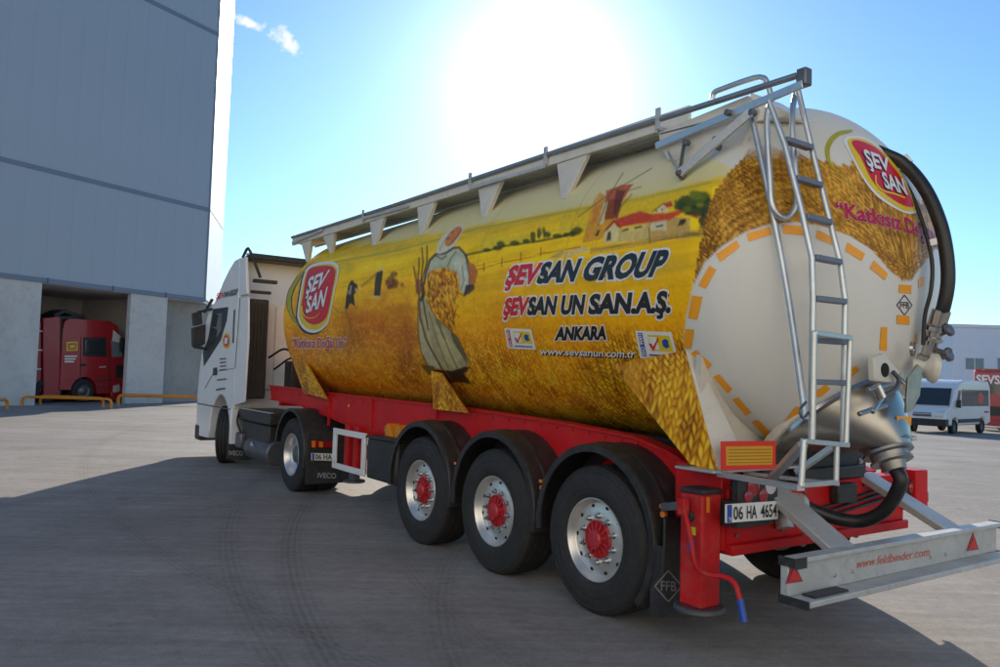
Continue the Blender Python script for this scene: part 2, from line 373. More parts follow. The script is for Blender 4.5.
# ------------------------------------------------------------------ the printed picture on it (colours per vertex)
def hash2(a, b, s=0.): return np.modf(np.abs(np.sin(a*127.1+b*311.7+s*74.7)*43758.5453))[0]
def vnoise(x, y, s=0.):
    xi, yi = np.floor(x), np.floor(y); fx, fy = x-xi, y-yi; fx = fx*fx*(3-2*fx); fy = fy*fy*(3-2*fy)
    return (hash2(xi, yi, s)*(1-fx)+hash2(xi+1, yi, s)*fx)*(1-fy)+(hash2(xi, yi+1, s)*(1-fx)+hash2(xi+1, yi+1, s)*fx)*fy
def fbm(x, y, s=0., o=4):
    r = 0; a = .5
    for k in range(o): r = r+a*vnoise(x*2**k, y*2**k, s+k*3.7); a *= .5
    return r/(1-.5**o)
def inpoly(px, py, poly):
    q = np.array(poly, float); r = np.zeros(px.shape, bool)
    k = (px >= q[:, 0].min()) & (px <= q[:, 0].max()) & (py >= q[:, 1].min()) & (py <= q[:, 1].max()); x, y = px[k], py[k]; c = np.zeros(x.shape, bool)
    for i in range(len(q)):
        (x0, y0), (x1, y1) = q[i-1], q[i]
        if y0 == y1: continue
        c ^= ((y0 > y) != (y1 > y)) & (x < (x1-x0)*(y-y0)/(y1-y0)+x0)
    r[k] = c; return r
def softpoly(px, py, poly, soft=1.1):
    # coverage 0..1, with a soft edge about one pixel wide
    q = np.array(poly, float); r = np.zeros(px.shape)
    k = (px >= q[:, 0].min()-1) & (px <= q[:, 0].max()+1) & (py >= q[:, 1].min()-1) & (py <= q[:, 1].max()+1); x, y = px[k], py[k]; d = np.full(x.shape, 1e9)
    for i in range(len(q)):
        (x0, y0), (x1, y1) = q[i-1], q[i]; dx, dy = x1-x0, y1-y0; t = np.clip(((x-x0)*dx+(y-y0)*dy)/(dx*dx+dy*dy+1e-9), 0, 1); d = np.minimum(d, np.hypot(x-x0-t*dx, y-y0-t*dy))
    s = np.where(inpoly(x, y, poly), d, -d); r[k] = np.clip(.5+s/soft, 0, 1); return r
class Canvas:
    def __init__(s, P, px, py): s.P, s.x, s.y = P, px, py; s.c = np.zeros((len(px), 3)); s.j = fbm(px*.9, py*.9, 5, 2)-.5; s.k = fbm(px*.9, py*.9, 9, 2)-.5
    def blend(s, m, colr, a=1.):
        a = (a*m)[:, None] if not np.isscalar(a) or m.dtype != bool else (m*a)[:, None]
        s.c = s.c*(1-a)+np.asarray(colr)*a
    def poly(s, pts, h, a=1., rag=0., mottle=.12):
        m = softpoly(s.x+s.j*rag*1.2, s.y+s.k*rag*1.2, pts)
        f = 1+mottle*4*(fbm(s.x*.45, s.y*.3, 2.2, 3)-.5)
        s.blend(m, lin(hexrgb(h))*f[:, None], a)
    def stroke(s, pts, wd, h, a=1.):
        d = np.full(len(s.x), 1e9)
        for (x0, y0), (x1, y1) in zip(pts[:-1], pts[1:]):
            k = (s.x > min(x0, x1)-wd*2) & (s.x < max(x0, x1)+wd*2) & (s.y > min(y0, y1)-wd*2) & (s.y < max(y0, y1)+wd*2)
            dx, dy = x1-x0, y1-y0; t = np.clip(((s.x[k]-x0)*dx+(s.y[k]-y0)*dy)/(dx*dx+dy*dy+1e-9), 0, 1)
            d[k] = np.minimum(d[k], np.hypot(s.x[k]-x0-t*dx, s.y[k]-y0-t*dy))
        s.blend(np.clip((wd*.5+.5-d), 0, 1), lin(hexrgb(h)), a)
    def blob(s, cx, cy, rx, ry, h, a=1., soft=.5, rag=.3):
        r = np.hypot((s.x-cx)/rx, (s.y-cy)/ry)+rag*(fbm(s.x*.12, s.y*.12, cx, 3)-.5)*2
        s.blend(np.clip((1-r)/soft, 0, 1), lin(hexrgb(h)), a)
def braid(u, v, W, L):
    # rows of wheat ears: kernels lying herringbone-wise
    cidx = np.floor(u/W); fu = u/W-cidx-.5; v2 = v/L-np.abs(fu)*1.5+hash2(cidx, 3.)*7+(fu > 0)*.5; k = np.floor(v2); fv = v2-k
    r = hash2(cidx*2+(fu > 0), k); shape = np.clip(1-np.abs(2*fv-1)**2.2, 0, 1)*np.clip(1.15-np.abs(np.abs(fu)*4-1)**2.5, 0, 1)*np.clip(1-(np.abs(fu)*2)**8, 0, 1)
    return shape, r
def rampcol(v, stops):
    t = [s_[0] for s_ in stops]; c = np.array([lin(hexrgb(s_[1])) for s_ in stops])
    return np.stack([np.interp(v, t, c[:, i]) for i in range(3)], -1)
def wheat(P, W, L, dark='6e4208', mid='c58a12', lite='f0c52c', tw=.12, uv=None):
    arc = np.arctan2(P[:, 2]-TZ, -P[:, 0])*TR
    a, b = uv if uv is not None else (P[:, 1], arc)
    u = a+tw*2*(fbm(a*1.5, b*1.5, 3, 2)-.5)+.10*b+W*.55*(fbm(a/W*.35, b/W*.35, 15, 2)-.5); v = b+tw*.9*(fbm(a*2, b*2, 6, 2)-.5)+L*1.2*(fbm(a/W*.8, b/L*.5, 25, 2)-.5)
    s, r = braid(u, v, W, L); t = np.clip(.06+.70*s+.75*(r-.5)*s+.50*(fbm(a*3, b*3, 1, 3)-.5)+.5*(fbm(a/W*.7, b/W*.5, 31, 2)-.5), 0, 1)
    return rampcol(t, [(0, dark), (.45, mid), (1, lite)])
WHITE_REAR = [(683,352),(686,318),(693,285),(705,262),(722,246),(745,232),(770,224),(795,222),(822,226),(850,236),(872,250),(890,271),(903,281),(912,279),(925,262),(936,248),(1100,235),(1100,560),(683,560)]
WHEAT_REAR = [(683,352),(691,300),(697,262),(703,228),(709,205),(717,188),(731,170),(750,152),(766,147),(790,153),(815,160),(840,166),(856,166),(872,176),(900,196),(945,214),(1000,240),(1000,420),(683,420)]
def paint(P, px, py, big=False):
    n = len(px); C = Canvas(P, px, py); x, y = px, py
    arc = np.arctan2(P[:, 2]-TZ, -P[:, 0])*TR; yy = P[:, 1]
    if big:
        C.c = wheat(P, .095, .050, '6a3406', 'e0960e', 'ffd636', .14)
        C.blend(np.clip((fbm(yy*4, arc*4, 4, 3)-.56)*6, 0, 1), lin(hexrgb('b06a1a')), .5); return C.c
    T = np.interp(x, [280,300,330,400,480,560,650,720], [270,257,251,242,227,212,196,178])
    B = np.interp(x, [280,340,460,600,700], [388,398,414,438,458]); v = (y-T)/(B-T)
    streak = fbm(yy*.7, arc*9, 2, 4)-.5
    C.c = rampcol(v+.10*streak, [(0, 'e0bc2c'), (.10, 'fdd010'), (.25, 'fdc614'), (.42, 'ffbe0a'), (.58, 'ffa60a'), (.8, 'ff960c'), (1, 'f8880c')])
    C.c *= (1+.5*streak+.30*(fbm(yy*5, arc*12, 8, 3)-.5))[:, None]
    # wheat standing in the foreground of the picture
    wv = np.clip((v-.48+.3*(fbm(yy*1.2, arc*2, 11, 3)-.5))/.25, 0, 1)*np.clip((x-380)/120+.55, .45, 1)
    C.c = C.c*(1-wv[:, None])+wheat(P, .085, .050, '8e4608', 'f29a10', 'ffd636')*wv[:, None]
    bw = np.clip((x-570-(365-y)*.3)/40, 0, 1)*np.clip((v-.50)/.10, 0, 1); C.c = C.c*(1-bw[:, None])+wheat(P, .095, .050, '6a3406', 'e0960e', 'ffd636', .12)*bw[:, None]
    # reddish ploughed ground and orange glow behind the figures
    for bx, by, rx, ry, h, a in ((372,322,42,34,'c05a1a',.66),(352,350,50,26,'d08c18',.45),(405,325,34,44,'b65c1e',.6),(408,355,18,34,'98502a',.55),(350,332,20,30,'9c4a1c',.5),(300,285,30,30,'e08c20',.4),(322,330,30,40,'dc981c',.4),(500,310,26,30,'d07818',.4),(390,285,30,12,'cc7a1c',.4),(296,330,14,40,'c06a18',.4),(330,268,50,7,'a8982c',.5),(530,330,30,50,'d08c10',.3)):
        C.blob(bx, by, rx, ry, h, a, .8, .5)
    C.blob(620, 268, 80, 8, 'efd048', .5, .9, .4); C.blob(440, 300, 30, 40, 'e8b818', .4, .9)
    d1 = fbm(x*.55, y*.55, 21, 3)-.5; d2 = fbm(x*.8, y*.25, 22, 3)-.5
    C.c = C.c*(1+d1*np.interp(v, [.25, .6], [.16, .5])+.45*d2*np.clip((v-.3)*3, 0, 1))[:, None]; C.blend(np.clip((d2-.08)*5, 0, 1)*np.clip((v-.25)*3, 0, 1)*np.clip((470-x)/60, 0, 1), lin(hexrgb('8a3c14')), .55); C.blend(np.clip((d1-.10)*5, 0, 1)*np.clip((v-.4)*4, 0, 1), lin(hexrgb('ffdc50')), .3)
    C.c *= (1+.35*(fbm(yy*.9, arc*26, 41, 3)-.5)*np.clip((.5-v)*4, 0, 1))[:, None]
    # printed sky above the fields
    top = np.clip((T-y)/3.0+1.2*(fbm(x*.08, y*.08, 4, 3)-.5), 0, 1)*np.clip((x-330)/60, 0, 1)
    C.blend(top, rampcol(np.clip((T-y)/40, 0, 1), [(0, 'd6cc8c'), (.45, 'dcd2a4'), (1, 'ddd6bc')]), 1.)
    C.blend(np.clip((T-y-4)/8, 0, 1)*np.clip((430-x)/60, 0, 1), lin(hexrgb('d5d0bf')), .8)
    C.stroke([(320,265),(400,250),(480,228),(560,213),(640,199),(712,182)], 2.0, '8f9a4a', .55)
    C.poly([(560,214),(712,184),(712,196),(560,232)], 'd8b928', .6, 2); C.poly([(480,240),(600,222),(600,229),(480,252)], 'd3c43a', .45, 2)
    # hedge line with bushes
    hedge = [(445,262),(470,254),(490,250),(505,246),(520,244),(540,241),(556,238),(575,233)]
    C.stroke(hedge, 2.2, '4a4a1a', .85)
    for bx, by, rx, ry in ((501,245,5,4),(497,248,5,2.5),(514,243,5,2.4),(526,241,5,3),(533,236,3.5,6),(539,234,2.6,7),(544,232,2.2,7),(548,235,4.5,4.5),(558,236,6,2.6),(566,235,4,2.6),(576,231,7,5),(572,234,5,3),(487,250,4,2)):
        C.blob(bx, by, rx, ry, '3f4719', .9, .4, .5)
    C.blob(541, 231, 6, 4, '6d6a2c', .5)
    # rail fence
    C.stroke([(470,272),(500,263),(530,257),(560,250),(580,247)], 1.1, 'a0601e', .8); C.stroke([(470,268),(500,260),(530,254),(545,252)], .9, 'a0601e', .6)
    for fx, fy in ((484,267),(502,262),(521,257),(541,252)): C.stroke([(fx, fy-4), (fx-.3, fy+4)], 1.2, '7c4a1c', .8)
    C.poly([(548,258),(562,250),(565,253),(558,258)], '9a9468', .7); C.poly([(565,252),(586,246),(588,251),(564,257)], 'd3c391', .8)
    # windmill
    C.poly([(582,243),(594,200),(600,192),(606,196),(612,215),(618,222),(600,240)], 'd69436', .85, 1)
    C.poly([(606,191),(621,185),(634,184),(630,188),(626,196),(620,203),(606,200)], 'c0582e', .95, .6)
    C.poly([(608,200),(622,198),(621,208),(618,218),(605,220),(604,212)], '8a3f24', .95, .8)
    C.poly([(616,190),(626,190),(620,206),(616,216),(613,214)], '5c2f2c', .8, .6)
    C.poly([(604,203),(608,202),(603,224),(598,224)], 'd9cda0', .85, .5); C.poly([(595,208),(602,203),(596,222),(590,226)], 'cf8436', .8)
    for a, b in (((578,217),(612,192)), ((612,192),(652,168)), ((605,202),(623,173)), ((626,191),(641,187)), ((609,196),(598,226)), ((632,194),(618,210))): C.stroke([a, b], 1.1, '6b5632', .75)
    # farmhouse
    C.poly([(603,243),(604,232),(614,222),(621,229),(650,223),(650,240)], 'd8c072', 1, .4); C.poly([(648,223),(672,217),(690,218),(690,238),(648,241)], 'cda85a', 1, .4)
    C.poly([(604,231),(613,220),(640,211),(651,214),(652,222),(621,227)], 'c94a32', 1, .4); C.poly([(650,214),(668,213),(684,208),(698,215),(697,219),(684,212),(668,221),(651,223)], 'd0552f', 1, .4)
    C.poly([(604,242),(606,232),(614,223),(619,229),(617,242)], 'dfcf93', 1, .3); C.stroke([(604,232),(614,221),(621,228)], 1.0, '5a2a20', .8)
    C.poly([(651,223),(667,220),(666,230),(650,231)], 'd9d0ac', .9, .3)
    C.poly([(653,213),(664,204),(668,206),(668,212)], 'ddcfa0', 1, .3); C.poly([(663,204),(671,201),(673,206),(667,208)], 'c4472f', 1, .3); C.stroke([(652,212),(664,203)], 1, '6a2c20', .8)
    for q in ([(606,241),(608,232),(611,231),(611,240)], [(621,231),(628,228),(629,229.5),(622,232)], [(634,227.5),(642,225.5),(642,227.2),(635,229)], [(656,226),(663,224),(663,226),(656,227.6)], [(677,226),(680,220),(686,218.5),(686,222),(683,225)], [(595,236),(598,230),(600,230),(598,236)], [(655,211),(657,209),(657,212)], [(661,209),(663,208),(662,211)]): C.poly(q, '3a3424', .95)
    # trees behind it
    for bx, by, rx, ry, h in ((690,203,14,8,'3c5024'),(702,199,10,7,'54641f'),(681,206,8,6,'3a4f24'),(697,211,13,7,'2f4326'),(706,208,8,9,'33492a'),(696,196,7,5,'6f7a24'),(688,209,6,4,'66741f'),(703,220,7,11,'30382c'),(700,205,4,3,'7d8226')): C.blob(bx, by, rx, ry, h, .95, .35, .6)
    C.poly([(590,248),(640,240),(670,234),(706,229),(706,236),(670,239),(640,246),(590,254)], 'b08e4a', .6, 1.5); C.stroke([(590,250),(640,243),(700,234)], 1.1, '6a4a2c', .6); C.blob(692, 234, 14, 3, '6a6a34', .7); C.stroke([(649,228),(650,243)], 1, '6a4424', .7)
    # two reapers and a stook
    C.poly([(347,291),(349,283),(353,282),(357,284),(358,289),(354,295),(355,307),(352,304),(350,304),(347,310),(345,307),(346,298)], '25212a', .95, .5)
    C.blob(352, 282.5, 2.2, 2.6, '4a2c18', .95, .3, 0); C.blob(356.5, 290, 2.4, 3, 'c9bfa0', .8); C.blob(348, 292, 1.8, 3, 'b89a80', .6); C.stroke([(351,286),(350,294)], 1.3, 'c8bfa6', .8)
    C.poly([(374,296),(375,280),(376,273),(380,270),(383,271),(382,280),(380,296)], '24352f', .95, .4); C.stroke([(379,271),(383,266)], 1.6, 'cfc5a0', .9); C.stroke([(372,296),(379,297)], 1.4, 'c8c0a8', .8); C.stroke([(362,286),(372,278),(376,274)], 3.0, '9a6a30', .55)
    for bx, by, rx, ry in ((391,280,6,7),(396,283,5,5),(390,287,5,4),(402,284,4.5,3.5),(394,274,4,3),(387,283,3.5,4)): C.blob(bx, by, rx, ry, '6a3324', .75, .4, .7)
    C.stroke([(333,306),(338,312),(347,314)], .9, '6a5a1c', .6); C.stroke([(345,308),(350,322),(352,336)], 1.6, '8a6414', .6)
    # woman carrying a sheaf
    C.poly([(418,300),(421,293),(427,300),(436,318),(450,330),(457,337),(464,352),(469,362),(468,366),(452,371),(440,369),(428,366),(421,352),(418,330)], 'b0a678', 1, .5, .12)
    C.poly([(419,318),(424,330),(432,352),(440,368),(428,366),(421,350)], 'c2b98e', .9, .6); C.poly([(437,320),(448,336),(462,356),(455,368),(446,362),(438,340)], 'c4b580', .85, .8); C.poly([(450,330),(457,337),(466,355),(467,362),(461,354),(453,342)], '5e5c48', .85, .6)
    C.poly([(434,318),(440,322),(447,338),(444,340)], '6d6650', .7, .6)
    C.poly([(434,369),(452,371),(466,366),(470,368),(464,374),(472,384),(458,382),(448,384),(436,376)], '1e1d1a', .95, .8); C.poly([(420,364),(434,366),(436,376),(428,374)], '3d3a24', .8, .8)
    C.poly([(425,279),(430,259),(436,253),(446,250),(456,247),(464,252),(469,266),(470,284),(466,296),(460,290),(457,276),(446,268),(434,270),(428,279)], 'bcc09e', 1, .4, .1)
    for q, w_, h_ in (([(437,320),(447,345),(457,368)], 1.3, '6f6648'), ([(429,312),(437,340),(448,368)], 1.2, '7a7050'), ([(452,334),(461,352),(467,364)], 1.4, '55503c'), ([(442,328),(452,352),(460,368)], 1.0, 'd8cc98'), ([(424,318),(431,345),(438,366)], 1.0, 'd8d0a4')): C.stroke(q, w_, h_, .8)
    C.stroke([(424,284),(426,272),(430,260),(436,254),(441,254),(446,253),(453,248),(459,247.5),(465,254),(468,262)], 2.4, '3a3542', .9); C.stroke([(436,256),(442,259),(446,256)], 1.6, '4a4450', .8)
    C.stroke([(422,284),(424,294),(421,300)], 3.4, '2c2832', .85); C.stroke([(448,266),(451,258),(456,252)], 1.4, '57524c', .7); C.stroke([(432,272),(440,266),(450,268)], 1.0, '8c9078', .7)
    C.poly([(452,262),(457,255),(463,258),(467,270),(468,284),(463,291),(459,284),(459,274)], 'c9ccb2', .95, .4, .1); C.stroke([(467,262),(470,276),(469,288)], 2.2, '5e5a52', .8); C.stroke([(462,266),(464,280),(461,290)], 1.3, '77745f', .7); C.poly([(466,285),(474,284),(475,289),(469,294),(463,297)], '3a2c34', .9, .5)
    C.poly([(427,276),(432,270),(445,268),(457,272),(460,282),(458,296),(450,308),(450,320),(454,332),(446,326),(438,318),(430,308),(427,292)], 'd9921c', 1, 1.2, .6)
    for k in range(120):
        a = random.uniform(428, 456); b = random.uniform(272, 318); b = min(b, 290+(a-428)*1.2); dx = random.uniform(-3, 4); C.stroke([(a, b), (a+dx, b+random.uniform(4, 9))], 1.0, random.choice(['a2501a', 'f0c030', '7a3c14', 'e8a828', 'c8641c']), .75)
    C.poly([(436,253),(437,245),(442,236),(449,229),(458,223.5),(463,224.5),(464,229),(459,238),(454,246),(446,251.5),(440,254)], 'd3cfb2', 1, .2, .05); C.poly([(444.5,244.5),(446,238),(450.5,231.5),(456.5,227),(461,226.5),(462.3,229),(459,235.5),(453.5,242.5),(448,246.5)], 'cf8048', 1, .15, .08); C.poly([(456,236),(461,229),(462,230.5),(458.5,236.5),(453,243),(449,246),(448,245)], 'a85c34', .8, .1); C.stroke([(440,250),(443,243),(448,237)], 1.2, '98957c', .7); C.stroke([(450,235),(455,230)], 2.2, 'dc945c', .5)
    for q in ([(418,300),(418,330),(421,352),(428,366)], [(436,318),(450,330),(457,337),(464,352),(469,362)], [(427,300),(436,318)], [(458,292),(464,296),(470,286)]): C.stroke(q, 1.1, '2e2820', .7)
    for k in range(90):
        a = random.uniform(427, 458); b = random.uniform(271, 322); b = min(b, 288+(a-427)*1.3); dx = random.uniform(-2.5, 3.5); C.stroke([(a, b), (a+dx, b+random.uniform(3, 8))], .8, random.choice(['5a2c10', '7a3a12', 'ffd84a', 'ffcc30', '8a2f14']), .8)
    C.stroke([(446,239),(449,238)], 1, '5a2a18', .8); C.stroke([(452,233),(454,231)], 1, '5a2a18', .8); C.stroke([(448,243),(451,241)], 1.1, 'd8a088', .8)
    C.poly([(468,262),(474,264),(478,272),(475,284),(470,284)], 'b8603a', .85, 1)
    for q in ([(414,267),(415,275),(417,280)], [(419,258),(419,268),(418,282)], [(422,248),(423,262),(421,280)], [(427,246),(427,262),(422,280)], [(417,280),(419,296),(420,318),(426,340),(440,366),(452,388)], [(422,280),(423,300),(428,330)]): C.stroke(q, 1.5, '30281c', .85)
    C.stroke([(419,300),(421,318),(427,340),(441,366),(452,380)], 1.2, '8a5a40', .7)
    C.poly([(415,281),(421,279),(424,284),(421,294),(416,294)], '7a4a3c', .8, .6); C.blob(416, 277, 2.5, 6, 'b0702e', .6)
    for ys in (5.6, 4.3, 3.0, 1.7, .4): C.blend(np.clip(1-np.abs(yy-ys)/.012, 0, 1), lin((150, 120, 60)), .35)      # joints of the film
    # wheat round the rear, its ears standing up against white
    rear = inpoly(x, y+7*np.abs(hash2(np.floor(x/2.2), 2.)-.3)*np.clip((x-742)/10, 0, 1), WHEAT_REAR) & (yy < .4)
    C.blend(rear, wheat(P, .055, .032, '6a430e', 'bd8828', 'e6b04a', .10, (x*.0075, -y*.0075)), 1.)
    C.blend(rear & (fbm(x*.07, y*.07, 7, 3) > .60), lin(hexrgb('8a5a20')), .35)
    upper = ~rear & (yy < .9) & (x > 690) & (y < np.interp(x, [690, 715, 732, 760, 1000], [150, 160, 168, 180, 235])); C.blend(upper, lin((214, 212, 204)), 1.)
    C.blend(np.clip((x-655)/40, 0, 1)*np.clip((160-y)/18, 0, 1), lin((214, 211, 200)), 1.)
    white = softpoly(x, y, WHITE_REAR, 1.6)*(yy < TY0+.12); C.blend(white, lin((219, 218, 211)), 1.)
    return C.c
def paint_material():
    m = bpy.data.materials.new('printed_tank_wrap'); m.use_nodes = True; t = m.node_tree; b = t.nodes['Principled BSDF']; L = t.links.new
    at = N(t, 'ShaderNodeVertexColor', layer_name='print'); tc = N(t, 'ShaderNodeTexCoord')
    nz = N(t, 'ShaderNodeTexNoise', i_Scale=1.3, i_Detail=9.0, i_Roughness=.7); L(tc.outputs['Object'], nz.inputs['Vector'])
    mp = N(t, 'ShaderNodeMapping'); mp.inputs['Scale'].default_value = (1.0, 5.0, .8); L(tc.outputs['Object'], mp.inputs[0])
    n2 = N(t, 'ShaderNodeTexNoise', i_Scale=2.0, i_Detail=8.0, i_Roughness=.7); L(mp.outputs[0], n2.inputs['Vector'])
    mr = N(t, 'ShaderNodeMapRange'); mr.inputs[1].default_value = .52; mr.inputs[2].default_value = .8; mr.inputs[4].default_value = .10; L(n2.outputs['Fac'], mr.inputs[0])
    mx_ = N(t, 'ShaderNodeMix', data_type='RGBA'); mx_.inputs[7].default_value = (.20, .17, .13, 1); L(mr.outputs[0], mx_.inputs[0]); L(at.outputs[0], mx_.inputs[6]); L(mx_.outputs[2], b.inputs['Base Color'])
    r = N(t, 'ShaderNodeMapRange'); r.inputs[3].default_value = .30; r.inputs[4].default_value = .48; L(nz.outputs['Fac'], r.inputs[0]); L(r.outputs[0], b.inputs['Roughness'])
    b.inputs['Specular IOR Level'].default_value = .17
    return m
M_WRAP = paint_material()
def painted(name, V, F_, N_, parent, big=False):
    V = np.asarray(V); vis = ((CAM-V)*N_).sum(1) > 0; Q = V.copy(); m = ~vis & (V[:, 0] > 0) | (V[:, 0] > 0) & (V[:, 1] > TY0+.02); Q[m, 0] *= -1
    px, py = proj(Q); c = np.clip(paint(Q, px, py, big), 0, 1)
    o = V.mean(0); me = bpy.data.meshes.new(name); me.from_pydata((V-o).tolist(), [], F_); me.materials.append(M_WRAP)
    a = me.color_attributes.new('print', 'FLOAT_COLOR', 'POINT'); a.data.foreach_set('color', np.concatenate([c, np.ones((len(c), 1))], 1).astype(np.float32).ravel())
    me.shade_smooth(); me.set_sharp_from_angle(angle=math.radians(50))
    ob = bpy.data.objects.new(name, me); col.objects.link(ob); place(ob, o, parent); return ob

TRAILER = empty('tank_trailer', (0, 0, 0))
tag(TRAILER, 'yellow wheat-field silo tank trailer on a red three-axle chassis', 'tank trailer')
ring = [(TYF+TFD*math.sin(a), TR*math.cos(a)) for a in np.linspace(math.pi/2, 0, 12)[:-1]]
ring += [(y_, TR) for y_ in np.linspace(TYF, TY0, 740)]
ring += [(TY0-TD*math.sin(a), TR*math.cos(a)) for a in np.linspace(0, math.pi/2, 92)[1:]]
ang = np.concatenate([np.linspace(70, 285, 400, endpoint=False), np.linspace(285, 430, 120, endpoint=False)])*math.pi/180
ry = np.array([r[0] for r in ring]); rr = np.array([r[1] for r in ring]); ca, sa = np.cos(ang), np.sin(ang); na = len(ang)
V = np.stack([rr[:, None]*ca[None], np.repeat(ry[:, None], na, 1), TZ+rr[:, None]*sa[None]], -1).reshape(-1, 3)
ny = np.where(ry < TY0, (ry-TY0)/TD**2, np.where(ry > TYF, (ry-TYF)/TFD**2, 0)); nr = rr/TR**2
NN = np.stack([nr[:, None]*ca[None], np.repeat(ny[:, None], na, 1), nr[:, None]*sa[None]], -1).reshape(-1, 3)
i = np.arange(len(ring)-1)[:, None]; k = np.arange(na)[None]; k2 = (k+1) % na
FF = np.stack([i*na+k, i*na+k2, (i+1)*na+k2, (i+1)*na+k], -1).reshape(-1, 4).tolist()
TANK = painted('tank', V, FF, NN, TRAILER)
# rim weld of the rear dish and ring seams
MB().lathe([(-.02, TR), (-.012, TR+.012), (.012, TR+.012), (.02, TR)], (0, TY0-.01, TZ), (0, 1, 0), 96, closed=False, a0=math.radians(70), a1=math.radians(165), ref=(-1, 0, 0)).build('rim_weld', M_CREAM, TANK)

def painted_plate(name, corners, parent, nu=30, nv=40, thick=.018, big=True, mats=None):
    # corners: top front, top rear, bottom rear, bottom front (world)
    A, B_, C_, D_ = (np.array(c, float) for c in corners); vs = []
    for j in range(nv+1):
        t = j/nv
        for i_ in range(nu+1):
            u = i_/nu; vs.append((A*(1-u)+B_*u)*(1-t)+(D_*(1-u)+C_*u)*t)
    n = nu+1; front = [(j*n+i_, j*n+i_+1, (j+1)*n+i_+1, (j+1)*n+i_) for j in range(nv) for i_ in range(nu)]
    nb = len(vs); back = [A, B_, C_, D_]; vs += [c+np.array([thick, 0, 0]) for c in back]
    rim = [list(range(0, n)), [j*n+nu for j in range(nv+1)], [nv*n+nu-i_ for i_ in range(n)], [(nv-j)*n for j in range(nv+1)]]
    for e, (a, b) in zip(rim, ((0, 1), (1, 2), (2, 3), (3, 0))): front.append(tuple(e)+(nb+b, nb+a))
    front.append((nb+3, nb+2, nb+1, nb))
    V_ = np.array(vs); return painted(name, V_, front, np.tile([-1., 0, 0], (len(V_), 1)), parent, big)
painted_plate('saddle_plate', [X(612,365,-1.115), X(685,350,-1.115), X(718,472,-1.15), X(690,464,-1.15)], TRAILER, 60, 60)
painted_plate('saddle_plate', [X(286,344,-1.09), X(300,352,-1.09), X(327,399,-1.0), X(304,393,-1.0)], TRAILER, 24, 40)
painted_plate('saddle_plate', [X(431,371,-1.04), X(441,373,-1.04), X(468,413,-1.02), X(433,409,-1.02)], TRAILER, 24, 40)
# white rear face of the rear saddle
arcp = [(TR*1.0*math.cos(a), TY0-.02, TZ+TR*math.sin(a)) for a in np.radians(np.linspace(204, 258, 16))]
MB().prism([(-1.10, TY0-.02, 1.90)]+arcp+[(-.30, TY0-.02, 1.16), (-1.12, TY0-.02, 1.16)], (0, .05, 0)).build('saddle_web', M_CREAM, TRAILER)
m = MB().prism([X(685,350,-1.12), X(690,350,-1.10), X(742,455,-.95), X(718,472,-1.15)], (.03, 0, 0)); m.build('saddle_flange', M_CREAM, TRAILER, bevel=.004)
MB().box((-.62, -1.0, 1.0), (.62, 6.6, 1.26)).build('gap_shade', M_BLACK, TRAILER, bevel=.01)  # black box standing in for the shade between tank and chassis

# ------------------------------------------------------------------ lettering and marks on the tank
def word(body, quad, f0, f1, fill, edge, bold=.05, ebold=.115, space=1.0, e_off=.003):
    BL, BR, TR_, TL = (np.array(p, float) for p in quad)
    q = [BL*(1-f0)+BR*f0, BL*(1-f1)+BR*f1, TL*(1-f1)+TR_*f1, TL*(1-f0)+TR_*f0]
    if edge is not None: lettering(body, q, hit_tank, edge, TANK, e_off, ebold, space)
    lettering(body, q, hit_tank, fill, TANK, e_off+.003, bold, space)
q1 = [(506,284.5), (660,275), (670,251), (512,267)]
word('ŞEV', q1, 0, .190, M_TEXTR, M_TEXTW); word('SAN', q1, .205, .44, M_TEXTK, M_TEXTW); word('GROUP', q1, .495, 1, M_TEXTK, M_TEXTW)
q2 = [(504,314.5), (670,311.5), (672,292), (507,299)]
word('ŞEV', q2, 0, .135, M_TEXTR, M_TEXTW); word('SAN', q2, .145, .305, M_TEXTK, M_TEXTW); word('UN', q2, .345, .475, M_TEXTK, M_TEXTW); word('SAN.A.Ş.', q2, .515, 1, M_TEXTK, M_TEXTW)
word('ANKARA', [(556,339.5), (606,339), (607,326.5), (558,327.5)], 0, 1, M_TEXTK, M_TEXTW)
q4 = [(540,354), (635,357.5), (636,350), (541,348)]
lettering('www.sevsanun.com.tr', q4, hit_tank, M_TEXTK, TANK, .003, .03, shift=(.9, 1.1)); lettering('www.sevsanun.com.tr', q4, hit_tank, M_TEXTW, TANK, .006, .012)
def zs(pts, x0, y0, k): return [(x0+a/k, y0+b/k) for a, b in pts]
